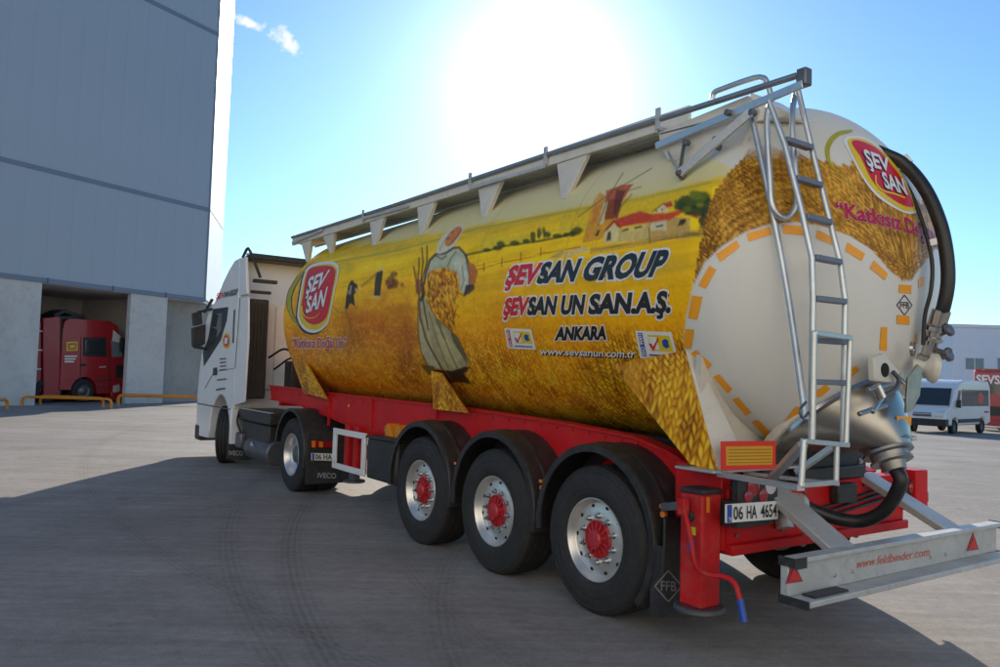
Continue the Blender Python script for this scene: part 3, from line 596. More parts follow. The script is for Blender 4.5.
# certificate stickers
for (x0, y0, k, sc, hue) in ((635.5, 330.5, 1, 1.0, M_BLUE), (504.5, 328, 1, .74, M_PINK)):
    g = lambda pts: [(x0+a*sc, y0+b*sc) for a, b in pts]
    sticker('certificate_sticker', g([(0,0),(36,1.5),(43,29),(5,27.5)]), hit_tank, M_TEXTW, TANK, .003)
    sticker('certificate_sticker', g([(2.5,2),(7,2.2),(11.5,25.5),(7,25.3)]), hit_tank, hue, TANK, .005)
    sticker('certificate_sticker', g([(12,4),(34,5),(38.5,21),(16,20)]), hit_tank, M_LOGOY, TANK, .005)
    sticker('certificate_sticker', g([(13,6),(21,6.3),(25,19),(17,18.6)]), hit_tank, M_TEXTW, TANK, .007)
    sticker('certificate_sticker', g([(14,13),(16.5,12.5),(18.5,16),(23,7),(24.2,7.5),(19,20)]), hit_tank, M_TEXTR, TANK, .009)
    sticker('certificate_sticker', g([(27,10),(30,8),(34,10),(33,11),(30.5,10.3),(29.2,12.2),(31,15.2),(34,14.5),(35,16),(31,17.6),(28,15)]), hit_tank, hue if hue is M_BLUE else M_BLUE, TANK, .007)
    sticker('certificate_sticker', g([(14,23.4),(38,24.4),(38.4,26),(14.4,25)]), hit_tank, M_BLUE, TANK, .005)
    lettering('ISO 9001', g([(10.6,24.4),(6.6,3.4),(3.6,3.2),(7.4,24.2)]), hit_tank, M_TEXTW, TANK, .008, .02)
# oval logo at the front of the side
LZ = lambda pts: zs(pts, 285, 255, 6.35)
def strip(pts, wd):
    P = [np.array(p, float) for p in pts]; L_, R_ = [], []
    for i_ in range(len(P)):
        d = P[min(i_+1, len(P)-1)]-P[max(i_-1, 0)]; d /= np.linalg.norm(d); n = np.array([-d[1], d[0]]); w_ = wd[i_] if isinstance(wd, (list, tuple)) else wd
        L_.append(P[i_]+n*w_/2); R_.append(P[i_]-n*w_/2)
    return [tuple(p) for p in L_+R_[::-1]]
cres = spline(LZ([(135,90), (70,170), (28,270), (40,370), (90,450)]), 6)
sticker('logo_print', strip(cres, [1.5+4.2*math.sin(math.pi*i_/(len(cres)-1)) for i_ in range(len(cres))]), hit_tank, M_NAVY, TANK, .002)
sticker('logo_print', strip(cres, [.8+3.2*math.sin(math.pi*i_/(len(cres)-1)) for i_ in range(len(cres))]), hit_tank, M_LOGOG, TANK, .004)
def smoothpoly(pts, n=5):
    P = [np.array(p, float) for p in pts]; m_ = len(P); o = []
    for i_ in range(m_):
        a, b, c, d = P[i_-1], P[i_], P[(i_+1) % m_], P[(i_+2) % m_]
        for k_ in range(n):
            t = k_/n; o.append(tuple(.5*((2*b)+(c-a)*t+(2*a-5*b+4*c-d)*t*t+(3*b-a-3*c+d)*t**3)))
    return o
outer = LZ([(150,75),(215,48),(300,42),(343,75),(338,140),(315,250),(290,380),(270,440),(220,485),(165,492),(115,465),(83,405),(85,330),(105,200),(125,120)])
cx, cy = np.mean(outer, 0)
sc_ = lambda P_, s_, dx=0, dy=0: [(cx+(a-cx)*s_+dx, cy+(b-cy)*s_+dy) for a, b in P_]
sticker('logo_print', smoothpoly(sc_(outer, 1.03, -1.2, .8)), hit_tank, M_NAVY, TANK, .004); sticker('logo_print', smoothpoly(outer), hit_tank, M_TEXTW, TANK, .006)
sticker('logo_print', smoothpoly(sc_(outer, .92)), hit_tank, M_LOGOY, TANK, .008)
red = LZ([(160,92),(215,74),(285,72),(322,95),(320,145),(298,260),(274,375),(245,420),(185,442),(130,410),(106,345),(120,250),(135,150)])
sticker('logo_print', smoothpoly(red), hit_tank, M_TEXTR, TANK, .010)
sticker('logo_print', strip(spline(LZ([(112,322),(114,365),(145,398),(195,395),(225,368)]), 5), [.6,1.4,1.8,2,2,1.8,1.6,1.4,1.2,1,.9,.8,.8,.7,.7,.6,.6,.5,.5,.4,.3]), hit_tank, M_LOGOY, TANK, .012)
def logo_text(q, body, off, hit, par):
    lettering(body, q, hit, M_NAVY, par, off, .05, shift=(-.7, .5)); lettering(body, q, hit, M_TEXTW, par, off+.002, .03)
logo_text(LZ([(138,250), (240,205), (288,100), (160,150)]), 'ŞEV', .012, hit_tank, TANK); logo_text(LZ([(138,368), (250,325), (276,208), (150,275)]), 'SAN', .012, hit_tank, TANK)
qk = LZ([(45,585), (390,590), (395,525), (48,530)])
lettering('“Katkısız Doğal Un”', qk, hit_tank, M_TEXTW, TANK, .004, .07); lettering('“Katkısız Doğal Un”', qk, hit_tank, M_PINK, TANK, .007, .02)
# oval logo and slogan on the rear dish
DZ = lambda pts: zs(pts, 820, 130, 5.13)
cres = spline(DZ([(165,5), (85,25), (40,85), (45,160), (95,225), (165,285)]), 6)
sticker('logo_print', strip(cres, [1+4.2*math.sin(math.pi*min(i_/(len(cres)-1)*1.15+.12, 1)) for i_ in range(len(cres))]), hit_tank, M_LOGOG, TANK, .003)
dwhite = DZ([(120,55),(160,32),(240,45),(330,110),(400,190),(460,280),(500,390),(495,425),(440,428),(360,390),(285,335),(225,260),(180,180),(145,110)])
sticker('logo_print', smoothpoly(dwhite), hit_tank, M_TEXTW, TANK, .003)
sticker('logo_print', smoothpoly(DZ([(140,58),(170,45),(240,58),(325,118),(392,195),(450,285),(490,390),(485,412),(435,415),(365,378),(295,325),(235,255),(190,175),(155,105)])), hit_tank, M_LOGOY, TANK, .005)
sticker('logo_print', smoothpoly(DZ([(160,66),(205,60),(290,100),(365,185),(425,268),(472,375),(462,397),(405,378),(335,332),(275,275),(240,215),(205,140)])), hit_tank, M_TEXTR, TANK, .007)
logo_text(DZ([(242,188), (352,215), (338,150), (215,105)]), 'ŞEV', .009, hit_tank, TANK); logo_text(DZ([(330,298), (440,335), (415,258), (308,220)]), 'SAN', .009, hit_tank, TANK)
sticker('logo_print', strip(spline(DZ([(280,235),(285,280),(320,315),(370,328),(430,350)]), 5), 1.6), hit_tank, M_LOGOY, TANK, .009)
# the slogan runs on round the dish, so it is laid out in the dish's own angles
a0 = dome_angles(hit_tank(*DZ([(75,445)])[0])[0]); a1 = dome_angles(hit_tank(*DZ([(525,555)])[0])[0]); hgt = dome_angles(hit_tank(*DZ([(115,382)])[0])[0])[1]-dome_angles(hit_tank(*DZ([(118,455)])[0])[0])[1]
def dome_text(body, off, material, bold, frac):
    bm = text_bm(body, bold); x0 = min(v.co.x for v in bm.verts); x1 = max(v.co.x for v in bm.verts)
    cut(bm, .12)
    for v in bm.verts:
        u = (v.co.x-x0)/(x1-x0)/frac; P_, n = dome(a0[0]+(a1[0]-a0[0])*u, a0[1]+(a1[1]-a0[1])*u+hgt*v.co.y/CAPH); v.co = P_+n*off
    bmesh.ops.recalc_face_normals(bm, faces=bm.faces); return finish(bm, 'lettering', material, TANK)
dome_text('“Katkısız Doğal Un”', .004, M_TEXTW, .05, .64); dome_text('“Katkısız Doğal Un”', .007, M_PINK, .035, .64)
# contour tape, every strip by itself
ZA = lambda pts: zs(pts, 680, 80, 3.336); ZB = lambda pts: zs(pts, 680, 250, 3.336)
TAPES = [ZA([(222,512),(300,490),(305,515),(230,540)]), ZA([(342,483),(410,488),(412,518),(344,512)]), ZA([(458,500),(520,530),(517,553),(452,528)]), ZA([(558,542),(616,580),(605,604),(550,570)]), ZA([(645,602),(692,645),(683,668),(632,628)]),
 ZA([(120,582),(188,535),(200,557),(135,607)]), ZB([(98,52),(121,66),(86,130),(62,118)]), ZB([(40,152),(76,156),(58,232),(28,226)]), ZB([(20,262),(48,265),(38,330),(10,326)]), ZB([(36,345),(55,333),(106,380),(94,396)]),
 ZB([(110,422),(132,414),(175,463),(160,477)]), ZB([(174,498),(194,490),(238,541),(220,552)]), ZB([(238,572),(260,566),(302,606),(284,620)]), ZB([(320,596),(356,600),(345,640),(314,640)]), ZB([(348,570),(388,520),(410,530),(372,582)]), ZB([(455,488),(455,468),(485,447),(500,462),(470,490)]),
 ZB([(562,402),(586,385),(598,402),(570,424)]), ZB([(625,372),(682,350),(685,375),(630,395)]), ZB([(670,256),(690,258),(688,336),(664,334)]), ZB([(722,216),(764,220),(764,250),(722,246)]), ZB([(730,115),(772,118),(770,146),(728,142)]), ZB([(793,98),(812,88),(812,118),(795,126)]), ZB([(782,280),(791,278),(792,312),(784,314)])]
for q in TAPES: sticker('reflective_tape', q, hit_tank, M_TAPE, TANK, .004, 4)
def diamond(hit, cx_, cy_, rx, ry_, material, parent, off):
    o = [(cx_, cy_-ry_), (cx_+rx, cy_), (cx_, cy_+ry_), (cx_-rx, cy_)]
    for a, b in zip(o, o[1:]+o[:1]): sticker('emblem_print', strip([a, b], rx*.11), hit, material, parent, off, 0)
    lettering('FFB', [(cx_-rx*.55, cy_+ry_*.28), (cx_+rx*.58, cy_+ry_*.33), (cx_+rx*.58, cy_-ry_*.28), (cx_-rx*.55, cy_-ry_*.33)], hit, material, parent, off, .01, name='emblem_print')
diamond(hit_tank, 904, 305, 7.6, 10, M_TEXTK, TANK, .004)
# ------------------------------------------------------------------ buildings
def wall_frame(A, d):
    A = np.array([A[0], A[1], 0.]); d = np.array([d[0], d[1], 0.]); d /= np.linalg.norm(d); n = np.array([d[1], -d[0], 0.])   # n: out of the wall, to the right of d
    return A, d, n
M_CLAD = mat('grey_cladding', (.40, .43, .47), .45, metal=.15, var=.05, dirt=.10, vscale=.4, stretch=(1, 1, .25))
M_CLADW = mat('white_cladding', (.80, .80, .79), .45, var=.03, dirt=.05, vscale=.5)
M_TRIM = mat('blue_grey_trim', (.20, .23, .29), .45, metal=.2, var=.08, dirt=.1, vscale=1)
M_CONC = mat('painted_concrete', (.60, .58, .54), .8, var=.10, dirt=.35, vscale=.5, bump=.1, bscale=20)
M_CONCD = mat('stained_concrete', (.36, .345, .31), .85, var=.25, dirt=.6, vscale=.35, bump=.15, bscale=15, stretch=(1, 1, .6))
def slab(frame, s0, s1, z0, z1, o0, o1, name, m_, parent, bevel=0.):
    A, d, n = frame; p = [A+d*s0+n*o0, A+d*s1+n*o0, A+d*s1+n*o1, A+d*s0+n*o1]
    return MB().prism([q+np.array([0, 0, z0]) for q in p], (0, 0, z1-z0)).build(name, m_, parent, bevel=bevel, smooth=30)
WA = Z(0, 275, 5.0); WB = Z(205.5, 300, 5.0); wd_ = (WB-WA); WL = np.linalg.norm(wd_)
WF = wall_frame(WA, wd_)
def on_facade(px, py): return onplane((WA[0], WA[1], 0), WF[2])(px, py)[0]
def fs(px, py): return (on_facade(px, py)-WF[0])@WF[1]
WARE = empty('warehouse', (WA[0], WA[1], 0)); tag(WARE, 'tall grey clad warehouse over concrete loading bays, left of the lorry', 'building')
zb = [5.0, on_facade(100, 184)[2], on_facade(185, 17.5)[2], 27.0]
zb[1] = .5*(on_facade(0, 158)[2]+on_facade(207, 210)[2]); zb[2] = .5*(on_facade(145, 0)[2]+on_facade(222, 35)[2])
PW = 1.0; S0 = -14.0
ncol = int(round((WL-S0)/PW)); PW = (WL-S0)/ncol
for j in range(3):
    first = None
    for k_ in range(ncol):
        s0 = S0+k_*PW
        if first is None: first = slab(WF, s0+.0015, s0+PW-.0015, zb[j]+.10, zb[j+1]-.10, -.10, 0, 'cladding_panel', M_CLAD, WARE)
        else:
            c_ = first.copy(); col.objects.link(c_); place(c_, ORG[first.name]+WF[1]*PW*k_, WARE)
    slab(WF, S0, WL-.0, zb[j]-.10, zb[j]+.10, -.12, .02 if j else .03, 'band_trim', M_TRIM, WARE)
slab(WF, S0, WL-.02, 4.9, 27, -.6, -.105, 'wall_core', M_CLAD, WARE)
slab(WF, WL-.10, WL, 5.1, 27, -.09, .015, 'corner_trim', M_TRIM, WARE)
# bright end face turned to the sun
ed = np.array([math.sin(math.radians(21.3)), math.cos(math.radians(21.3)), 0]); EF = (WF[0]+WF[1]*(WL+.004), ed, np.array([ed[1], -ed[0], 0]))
def end_len():
    best = (1e9, 0)
    for L_ in np.linspace(.3, 40, 800):
        P = EF[0]+ed*L_; x_, y_ = proj(P+np.array([0, 0, 12.])); xt = np.interp(y_, [0, 240], [238, 222]); best = min(best, (abs(x_-xt), L_))
    return best[1]
EL = end_len()
ne = max(2, int(EL/1.2))
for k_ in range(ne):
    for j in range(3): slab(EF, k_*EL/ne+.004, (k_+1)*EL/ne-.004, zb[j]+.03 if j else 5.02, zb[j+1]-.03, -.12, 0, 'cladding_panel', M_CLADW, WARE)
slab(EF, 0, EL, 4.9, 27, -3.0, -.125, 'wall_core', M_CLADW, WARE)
# ground floor: piers in front, bays behind
pier = [(S0, fs(38, 360)), (fs(128, 360), fs(165, 360))]
for a_, b_ in pier: slab(WF, a_, b_, -.1, 4.92, -.28, -.03, 'pier', M_CONC, WARE, .01)
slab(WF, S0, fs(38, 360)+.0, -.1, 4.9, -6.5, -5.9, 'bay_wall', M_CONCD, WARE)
slab(WF, fs(38, 360)-.3, fs(38, 360)-.02, -.1, 4.9, -6, -.51, 'bay_wall', M_CONC, WARE)
slab(WF, fs(38, 360)-.3, WL+2, -.1, 4.9, -6.6, -6.1, 'bay_wall', M_CONC, WARE)
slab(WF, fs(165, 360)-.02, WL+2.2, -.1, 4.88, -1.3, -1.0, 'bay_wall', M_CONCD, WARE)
slab(WF, fs(165, 360)-.4, fs(165, 360)-.1, -.1, 4.86, -6, -.51, 'bay_wall', M_CONC, WARE)
slab(WF, S0, WL-.05, 4.88, 4.98, -6.6, -.1, 'soffit', M_CONC, WARE)
for px_ in (47, 113, 166): slab(WF, fs(px_, 285)-.03, fs(px_, 285)+.03, 4.88, 5.12, 0.031, .05, 'trim_joint', M_DKSTEEL, WARE)
# pale building added out of view behind the photographer (it throws the light back on the shaded side of the lorry)
bn = np.array([.8, .6, 0]); bd = np.array([-bn[1], bn[0], 0]); bc = np.array([0, 2.0, 0])-bn*23
bf = (bc-bd*75, bd, bn)
BOUNCE = empty('bounce_building', (bc[0], bc[1], 0)); tag(BOUNCE, 'long cream building added out of view to bounce light', 'building')
M_CREAMW = mat('cream_render', (.84, .78, .69), .8, var=.05, dirt=.1, vscale=.4)
slab(bf, 0, 90, -.2, 21, -10, 0, 'wall', M_CREAMW, BOUNCE)
slab(bf, -.3, 90.3, 21, 21.4, -10.3, .3, 'roof_edge', M_TRIM, BOUNCE)
for k_ in range(9):
    slab(bf, 5+k_*9.5, 7.4+k_*9.5, 1.1, 2.6, .002, .05, 'window', M_GLASS, BOUNCE); slab(bf, 4.8+k_*9.5, 7.6+k_*9.5, .95, 1.08, .002, .12, 'window_sill', M_CONC, BOUNCE)
# ------------------------------------------------------------------ wheels
def deg(a): return math.radians(a)
def tyre_profile(w_, r, bead):
    h = w_/2; p = [(-h*.80, bead), (-h*.94, bead+.035), (-h, bead+.10), (-h*.97, r-.075), (-h*.90, r-.028), (-h*.78, r-.006)]
    for g in (-.55, -.19, .19, .55): p += [(h*g-.009, r), (h*g-.006, r-.013), (h*g+.006, r-.013), (h*g+.009, r)]
    p += [(h*.78, r-.006), (h*.90, r-.028), (h*.945, r-.045), (h*.93, r-.052), (h*.97, r-.075), (h*.985, r-.11), (h*.975, r-.114), (h*.995, r-.125), (h, bead+.11), (h*.985, bead+.07), (h*.965, bead+.066), (h*.965, bead+.055), (h*.94, bead+.035), (h*.86, bead+.012), (h*.80, bead)]
    return p
M_ALURIM = mat('polished_alloy_rim', (.74, .72, .68), .34, metal=.8, var=.08, dirt=.22, vscale=7)
M_HUBRED = mat('red_hub', (.46, .02, .03), .4, coat=.2, var=.15, dirt=.2, vscale=12)
M_HOLE = mat('dark_recess', (.012, .011, .010), .9, var=.1)
AX = np.array([-1., 0, 0])
def trailer_wheel(c, parent):
    c = np.array(c, float); root = MB().lathe([(-.25, .21), (-.25, .22), (.10, .22), (.10, .12)], c, AX, 32).build('wheel', M_DKSTEEL, parent, org=c)
    MB().lathe(tyre_profile(.385, .535, .295), c, AX, 96, closed=True).build('tyre', M_RUBBER, root, smooth=30)
    MB().lathe([(-.17, .285), (-.10, .27), (.12, .278), (.150, .290), (.166, .303), (.172, .300), (.172, .293), (.160, .284), (.125, .272), (.112, .262), (.112, .245), (.118, .21), (.122, .19), (.122, .12)], c, AX, 72).build('rim', M_ALURIM, root, smooth=35)
    for k in range(10):
        m = MB(); a = deg(18+36*k); d = np.array([0, math.sin(a), math.cos(a)]); t = np.array([0, math.cos(a), -math.sin(a)])
        o = c+AX*.1135+d*.243; ring_ = [o+d*.012*math.cos(b)+t*.017*math.sin(b) for b in np.linspace(0, 2*math.pi, 12, endpoint=False)]; m.prism(ring_, AX*.003).build('hand_hole', M_HOLE, root)
    for k in range(10):
        m = MB(); a = deg(36*k); d = np.array([0, math.sin(a), math.cos(a)]); o = c+AX*.12+d*.1675
        m.lathe([(0, .024), (.006, .024), (.006, .0165), (.028, .0165), (.030, .012), (.042, .010), (.045, .004)], o, AX, 8).build('wheel_nut', M_STEEL, root, smooth=30)
    m = MB().lathe([(.10, .140), (.135, .138), (.140, .128), (.128, .120), (.128, .07)], c, AX, 40)
    for k in range(14):
        a = deg(360/14*k); d = np.array([0, math.sin(a), math.cos(a)]); m.bar(c+AX*.137+d*.06, c+AX*.131+d*.128, .013, .03, up=AX)
    m.lathe([(.12, .072), (.165, .070), (.178, .058), (.182, .03), (.182, .0)], c, AX, 28); m.build('hub', M_HUBRED, root, smooth=30)
    return root
def mirror_wheel(w_, loc, parent):
    c = copy_tree(w_, loc, parent); c.rotation_euler = (0, 0, math.pi); return c
SP = 1.31; WC = [(-1.06, k*SP, .53) for k in range(3)]
w0 = trailer_wheel(WC[0], TRAILER)
for k in (1, 2): wc = copy_tree(w0, WC[k], TRAILER); wc.rotation_euler = (deg(23*k), 0, 0)
for k in range(3): mirror_wheel(w0, (1.06, k*SP, .53), TRAILER)
f0 = None
for k in range(3):
    MB().cyl((-.95, k*SP, .53), (.95, k*SP, .53), .075).box((-.5, k*SP-.06, .5), (-.38, k*SP+.06, 1.0)).build('axle', M_DKSTEEL, TRAILER)
    c = (-1.06, k*SP, .575)
    lo, hi = (-100, 96) if k else (-128, 96)
    p = [(.185, .598), (.200, .590), (.212, .592), (.214, .640), (.200, .648), (.17, .652), (-.20, .652), (-.20, .640), (.165, .640), (.185, .634)]
    g = MB().lathe(p, c, AX, 40, deg(lo), deg(hi), closed=True).build('mudguard', M_FENDER, TRAILER, smooth=35)
    MB().lathe([(.02, .654), (.035, .662), (.06, .662), (.075, .654)], c, AX, 40, deg(lo+6), deg(hi-6)).build('rib', M_FENDER, g)
    MB().lathe([(-.120, .545), (-.120, .65), (-.130, .65), (-.130, .545)], c, AX, 40, deg(lo), deg(hi), closed=True).build('liner', M_BLACK, g)
    MB().bar((-.95, k*SP-.645, .82), (-.55, k*SP-.645, .82), .03, .03).build('bracket', M_DKSTEEL, g)
    MB().box((-1.24, k*SP-.69, .86), (-1.12, k*SP-.652, .885)).cyl((-1.23, k*SP-.668, .82), (-1.20, k*SP-.668, .82), .022, 12).build('marker_lamp', M_LENSO, g)
    MB().lathe([(h_, r_) for h_, r_ in p], (1.06, k*SP, .575), -AX, 24, deg(-100), deg(96), closed=True, ref=(0, 0, 1)).build('mudguard', M_FENDER, TRAILER, smooth=35)
# mud flap behind the last wheel
MB().box((-1.25, -.715, .17), (-.86, -.695, .80)).build('mud_flap', M_BLACK, TRAILER, bevel=.004)
fl = MB().box((-1.25, -.70, .17), (-.86, -.692, .2)).build('flap_edge', M_BLACK, TRAILER)
MB().box((-1.262, -.715, .17), (-1.252, -.60, .62)).build('mud_flap', M_BLACK, TRAILER, bevel=.004)
diamond(on('y', -.716), 668, 586, 13.5, 15.5, mat('emblem_grey', (.22, .22, .22), .5), TRAILER, .003)

# ------------------------------------------------------------------ red chassis
top = [(270,386),(330,393.5),(462,408.5),(560,423),(636,438),(668,452),(700,471),(724,484)]
bot = [(724,540),(690,532),(640,505),(500,470),(405,447),(372,436),(355,427),(330,416.5),(297,403.5),(271,399)]
for sx in (-1, 1):
    pts = [X(*p, -.90) for p in top+bot]; pts = [np.array([sx*abs(p[0]), p[1], p[2]]) for p in pts]
    b_ = MB().prism(pts, (-sx*.02, 0, 0)).build('chassis_beam', M_RED, TRAILER, smooth=30)
    tt = [X(*p, -.90) for p in top]; m = MB()
    for a_, c_ in zip(tt[:-1], tt[1:]): m.bar(np.array([sx*.86, a_[1], a_[2]+.004]), np.array([sx*.86, c_[1]-.003, c_[2]+.004]), .13, .018)
    m.build('top_flange', M_RED, b_)
    bb = [X(*p, -.90) for p in bot[1:]]; m = MB()
    for a_, c_ in zip(bb[:-1], bb[1:]): m.bar(np.array([sx*.86, a_[1], a_[2]-.004]), np.array([sx*.86, c_[1]-.003, c_[2]-.004]), .13, .018)
    m.build('bottom_flange', M_RED, b_)
    if sx < 0:
        for px_, yb in ((329.5, 2), (372, 2), (437, 2)):
            q0 = X(px_, 405, -.91); MB().box((-.925, q0[1]-.02, q0[2]-.28), (-.90, q0[1]+.02, np.interp(q0[1], [t_[1] for t_ in tt[::-1]], [t_[2] for t_ in tt[::-1]]))).build('web_stiffener', M_RED, b_)
        for p_ in ((349.5, 406), (386, 430)):
            q0 = X(*p_, -.905); MB().cyl(q0, q0+AX*.02, .022, 12).build('marker_lamp', M_LENSO, b_)
for y_ in (-.5, .65, 2.0, 3.4, 5.0, 6.9, 8.0): MB().box((-.86, y_-.05, 1.0 if y_ < 5 else 1.12), (.86, y_+.05, 1.16 if y_ < 5 else 1.30)).build('cross_member', M_RED, TRAILER)
# rear frame
R0 = MB().box((-1.0, -1.02, .66), (1.12, -.90, 1.02)).build('rear_beam', M_RED, TRAILER, bevel=.012)
MB().box((-1.0, -1.06, .60), (1.12, -.94, .665)).build('rear_beam_flange', M_RED, R0, bevel=.008)
MB().box((-1.04, -1.00, .62), (-.95, -.60, 1.16)).build('corner_gusset', M_RED, TRAILER, bevel=.01)
MB().box((1.08, -1.14, .74), (1.26, -.85, 1.06)).build('corner_gusset', M_RED, TRAILER, bevel=.01)
MB().box((-1.24, -1.10, 1.135), (-.30, -.78, 1.155)).build('deck_plate', M_ALU, TRAILER, bevel=.004)
# rear support leg
LEG = MB().box((-1.27, -1.04, .30), (-1.09, -.86, 1.00)).build('support_leg', M_REDDIRTY, TRAILER, bevel=.014)
MB().box((-1.275, -1.045, 1.00), (-1.085, -.855, 1.03)).build('cap', M_BLACK, LEG, bevel=.006)
MB().cyl((-1.18, -.95, .265), (-1.18, -.95, .30), .16, 28).build('foot', M_DKSTEEL, LEG)
MB().box((-1.245, -1.015, .29), (-1.115, -.885, .31)).build('inner_tube', M_RED, LEG)
MB().cyl((-1.30, -.95, .86), (-1.268, -.95, .86), .035, 16).build('bearing', M_BLACK, LEG)
hp = spline([X(683,505,-1.34), X(690,535,-1.36), X(695,563,-1.36), X(706,574,-1.36), X(725,577,-1.33), X(735,584,-1.33), X(740,600,-1.33)], 6)
MB().tube(hp, .016, 10).build('crank_handle', M_REDDIRTY, LEG)
MB().tube([hp[-1]-np.array([0, 0, -.005]), X(744, 622, -1.33)], .021, 12).build('crank_grip', M_BLUE, LEG)
MB().bar(X(683,498,-1.335), X(683,515,-1.335), .05, .06, up=(0, 1, 0)).build('crank_head', M_REDDIRTY, LEG, bevel=.006)
MB().bar(X(662,507,-1.26), X(685,505,-1.28), .025, .05).build('crank_bracket', M_DKSTEEL, LEG)
sticker('sticker', [(688,526),(696,527.5),(696,535.5),(688,534)], on('x', -1.271), M_LOGOY, LEG, .002, 0); sticker('sticker', [(688,539),(695,540.5),(695,553),(688,551)], on('x', -1.271), M_BLUE, LEG, .002, 0)
sticker('reflector', [(706,497),(709.5,497.5),(709.5,513),(706,512.5)], on('y', -1.041), M_LENSO, LEG, .003, 0)
# number plate, lamps, marker board
yP = -1.17
PL = plate('number_plate', [(726.5,504.5),(778,501),(778,519),(726.5,523)], on('y', yP), .012, M_TEXTW, TRAILER)
MB().box((-1.08, yP+.013, .80), (-.72, -1.02, .96)).build('plate_holder', M_BLACK, TRAILER)
sticker('plate_band', [(727,505),(731.8,504.6),(731.8,522.2),(727,522.6)], on('y', yP), M_BLUE, PL, .002, 0)
lettering('TR', [(728.2,521),(731.2,520.7),(731.2,517.3),(728.2,517.5)], on('y', yP), M_TEXTW, PL, .004, .01, step=0)
def platetext(t_, u0, u1):
    f = lambda u, v: (726.5+51.5*u, (504.5-3.5*u)*(1-v)+(523-4*u)*v)
    lettering(t_, [f(u0, .84), f(u1, .84), f(u1, .16), f(u0, .16)], on('y', yP), M_TEXTK, PL, .004, .015, step=0, name='plate_number')
platetext('06', .13, .31); platetext('HA', .39, .58); platetext('4654', .66, .965)
TLm = MB().box(Y(739,481,-1.15), Y(778,500,-1.15)+np.array([0, .06, 0])).build('tail_light', M_BLACK, TRAILER, bevel=.01)
for (px_, py_, r_, m_) in ((753,487,.058,M_LENSR), (770.5,485.5,.055,M_LENSW), (748,496.5,.04,M_LENSR), (763,495.5,.045,M_LENSR)):
    q0 = Y(px_, py_, -1.152); MB().lathe([(0, r_), (.006, r_), (.010, r_*.8), (.012, 0)], q0, (0, -1, 0), 24).build('lens', m_, TLm)
TL2 = MB().box((1.02, -1.10, .86), (1.27, -1.02, .99)).build('tail_light', M_BLACK, TRAILER, bevel=.01)
for x_, m_ in ((1.08, M_LENSR), (1.20, M_LENSR)): MB().lathe([(0, .05), (.012, .05), (.02, .04), (.023, 0)], (x_, -1.10, .925), (0, -1, 0), 20).build('lens', m_, TL2)
MB().box((1.26, -1.12, .80), (1.31, -1.0, .88)).build('marker_lamp', M_LENSR, TRAILER, bevel=.006)
MBD = plate('marker_board', [(722,441.5),(776,441),(775.5,469),(722.5,470.5)], on('y', -1.13), .012, mat('board_red', S('e8361f'), .4, var=.05), TRAILER)
sticker('board_field', [(725.5,446.5),(772.5,446),(772,464.5),(726,465.5)], on('y', -1.13), mat('board_yellow', S('e0a616'), .4, var=.05), MBD, .002, 0)
for k in range(5): sticker('board_line', [(728, 449.2+k*3.3), (771, 448.9+k*3.2), (771, 449.7+k*3.2), (728, 450+k*3.3)], on('y', -1.13), mat('board_ochre', S('a86f10'), .4, var=.05), MBD, .004, 0)
# under-run bar
ux0, ux1, uy = -1.28, 1.20, -1.66
UB = MB().box((ux0, uy, .535), (ux1, uy+.05, .715)).build('underrun_bar', M_ALUM, TRAILER, bevel=.004)
MB().box((ux0, uy-.045, .716), (ux1, uy+.05, .745)).build('top_lip', M_ALUM, UB, bevel=.006); MB().box((ux0, uy-.13, .50), (ux1, uy+.05, .534)).build('bottom_lip', M_ALUM, UB, bevel=.006)
for a_, b_ in ((ux0-.012, ux0-.001), (ux1+.001, ux1+.014)):
    MB().box((a_, uy-.05, .70), (b_, uy+.055, .75)).build('end_cap', M_BLACK, UB); MB().box((a_, uy-.135, .495), (b_, uy+.055, .54)).build('end_cap', M_BLACK, UB)
MB().box((ux0-.004, uy-.05, .69), (ux0+.10, uy-.046, .75)).build('end_cap', M_BLACK, UB)
MB().box((ux0+.10, uy-.10, .5345), (ux0+.42, uy-.02, .545)).build('rubber_pad', M_BLACK, UB)
for q in ([(786,584),(793.5,561.5),(803,581.5)], [(967,551),(973.5,533),(979,549.5)]):
    t_ = plate('triangle_reflector', q, on('y', uy-.006), .005, M_LENSR, UB); c_ = np.mean(q, 0)
    sticker('reflector_field', [tuple(c_+(np.array(p)-c_)*.66) for p in q], on('y', uy-.006), mat('red_print', (.55, .02, .02), .3, var=.03), UB, .002, 0)
lettering('www.feldbinder.com', [(855.5,568.5),(929,555.5),(930,547),(857,559.5)], on('y', uy), mat('faded_red', S('c8604a'), .4, var=.05), UB, .003, .0, step=0)
for p_ in ((834.5,575),(852,571.5),(930,557),(945,554)): q0 = Y(*p_, uy); MB().cyl(q0+np.array([0,.002,0]), q0+np.array([0, -.008, 0]), .012, 10).build('rivet', M_STEEL, UB)
for xa in (-.57, .62): MB().bar((xa, -.98, 1.03), (xa-.14*(xa < 0), -1.63, .72), .20, .05).build('underrun_arm', M_ALUM, TRAILER, bevel=.006)
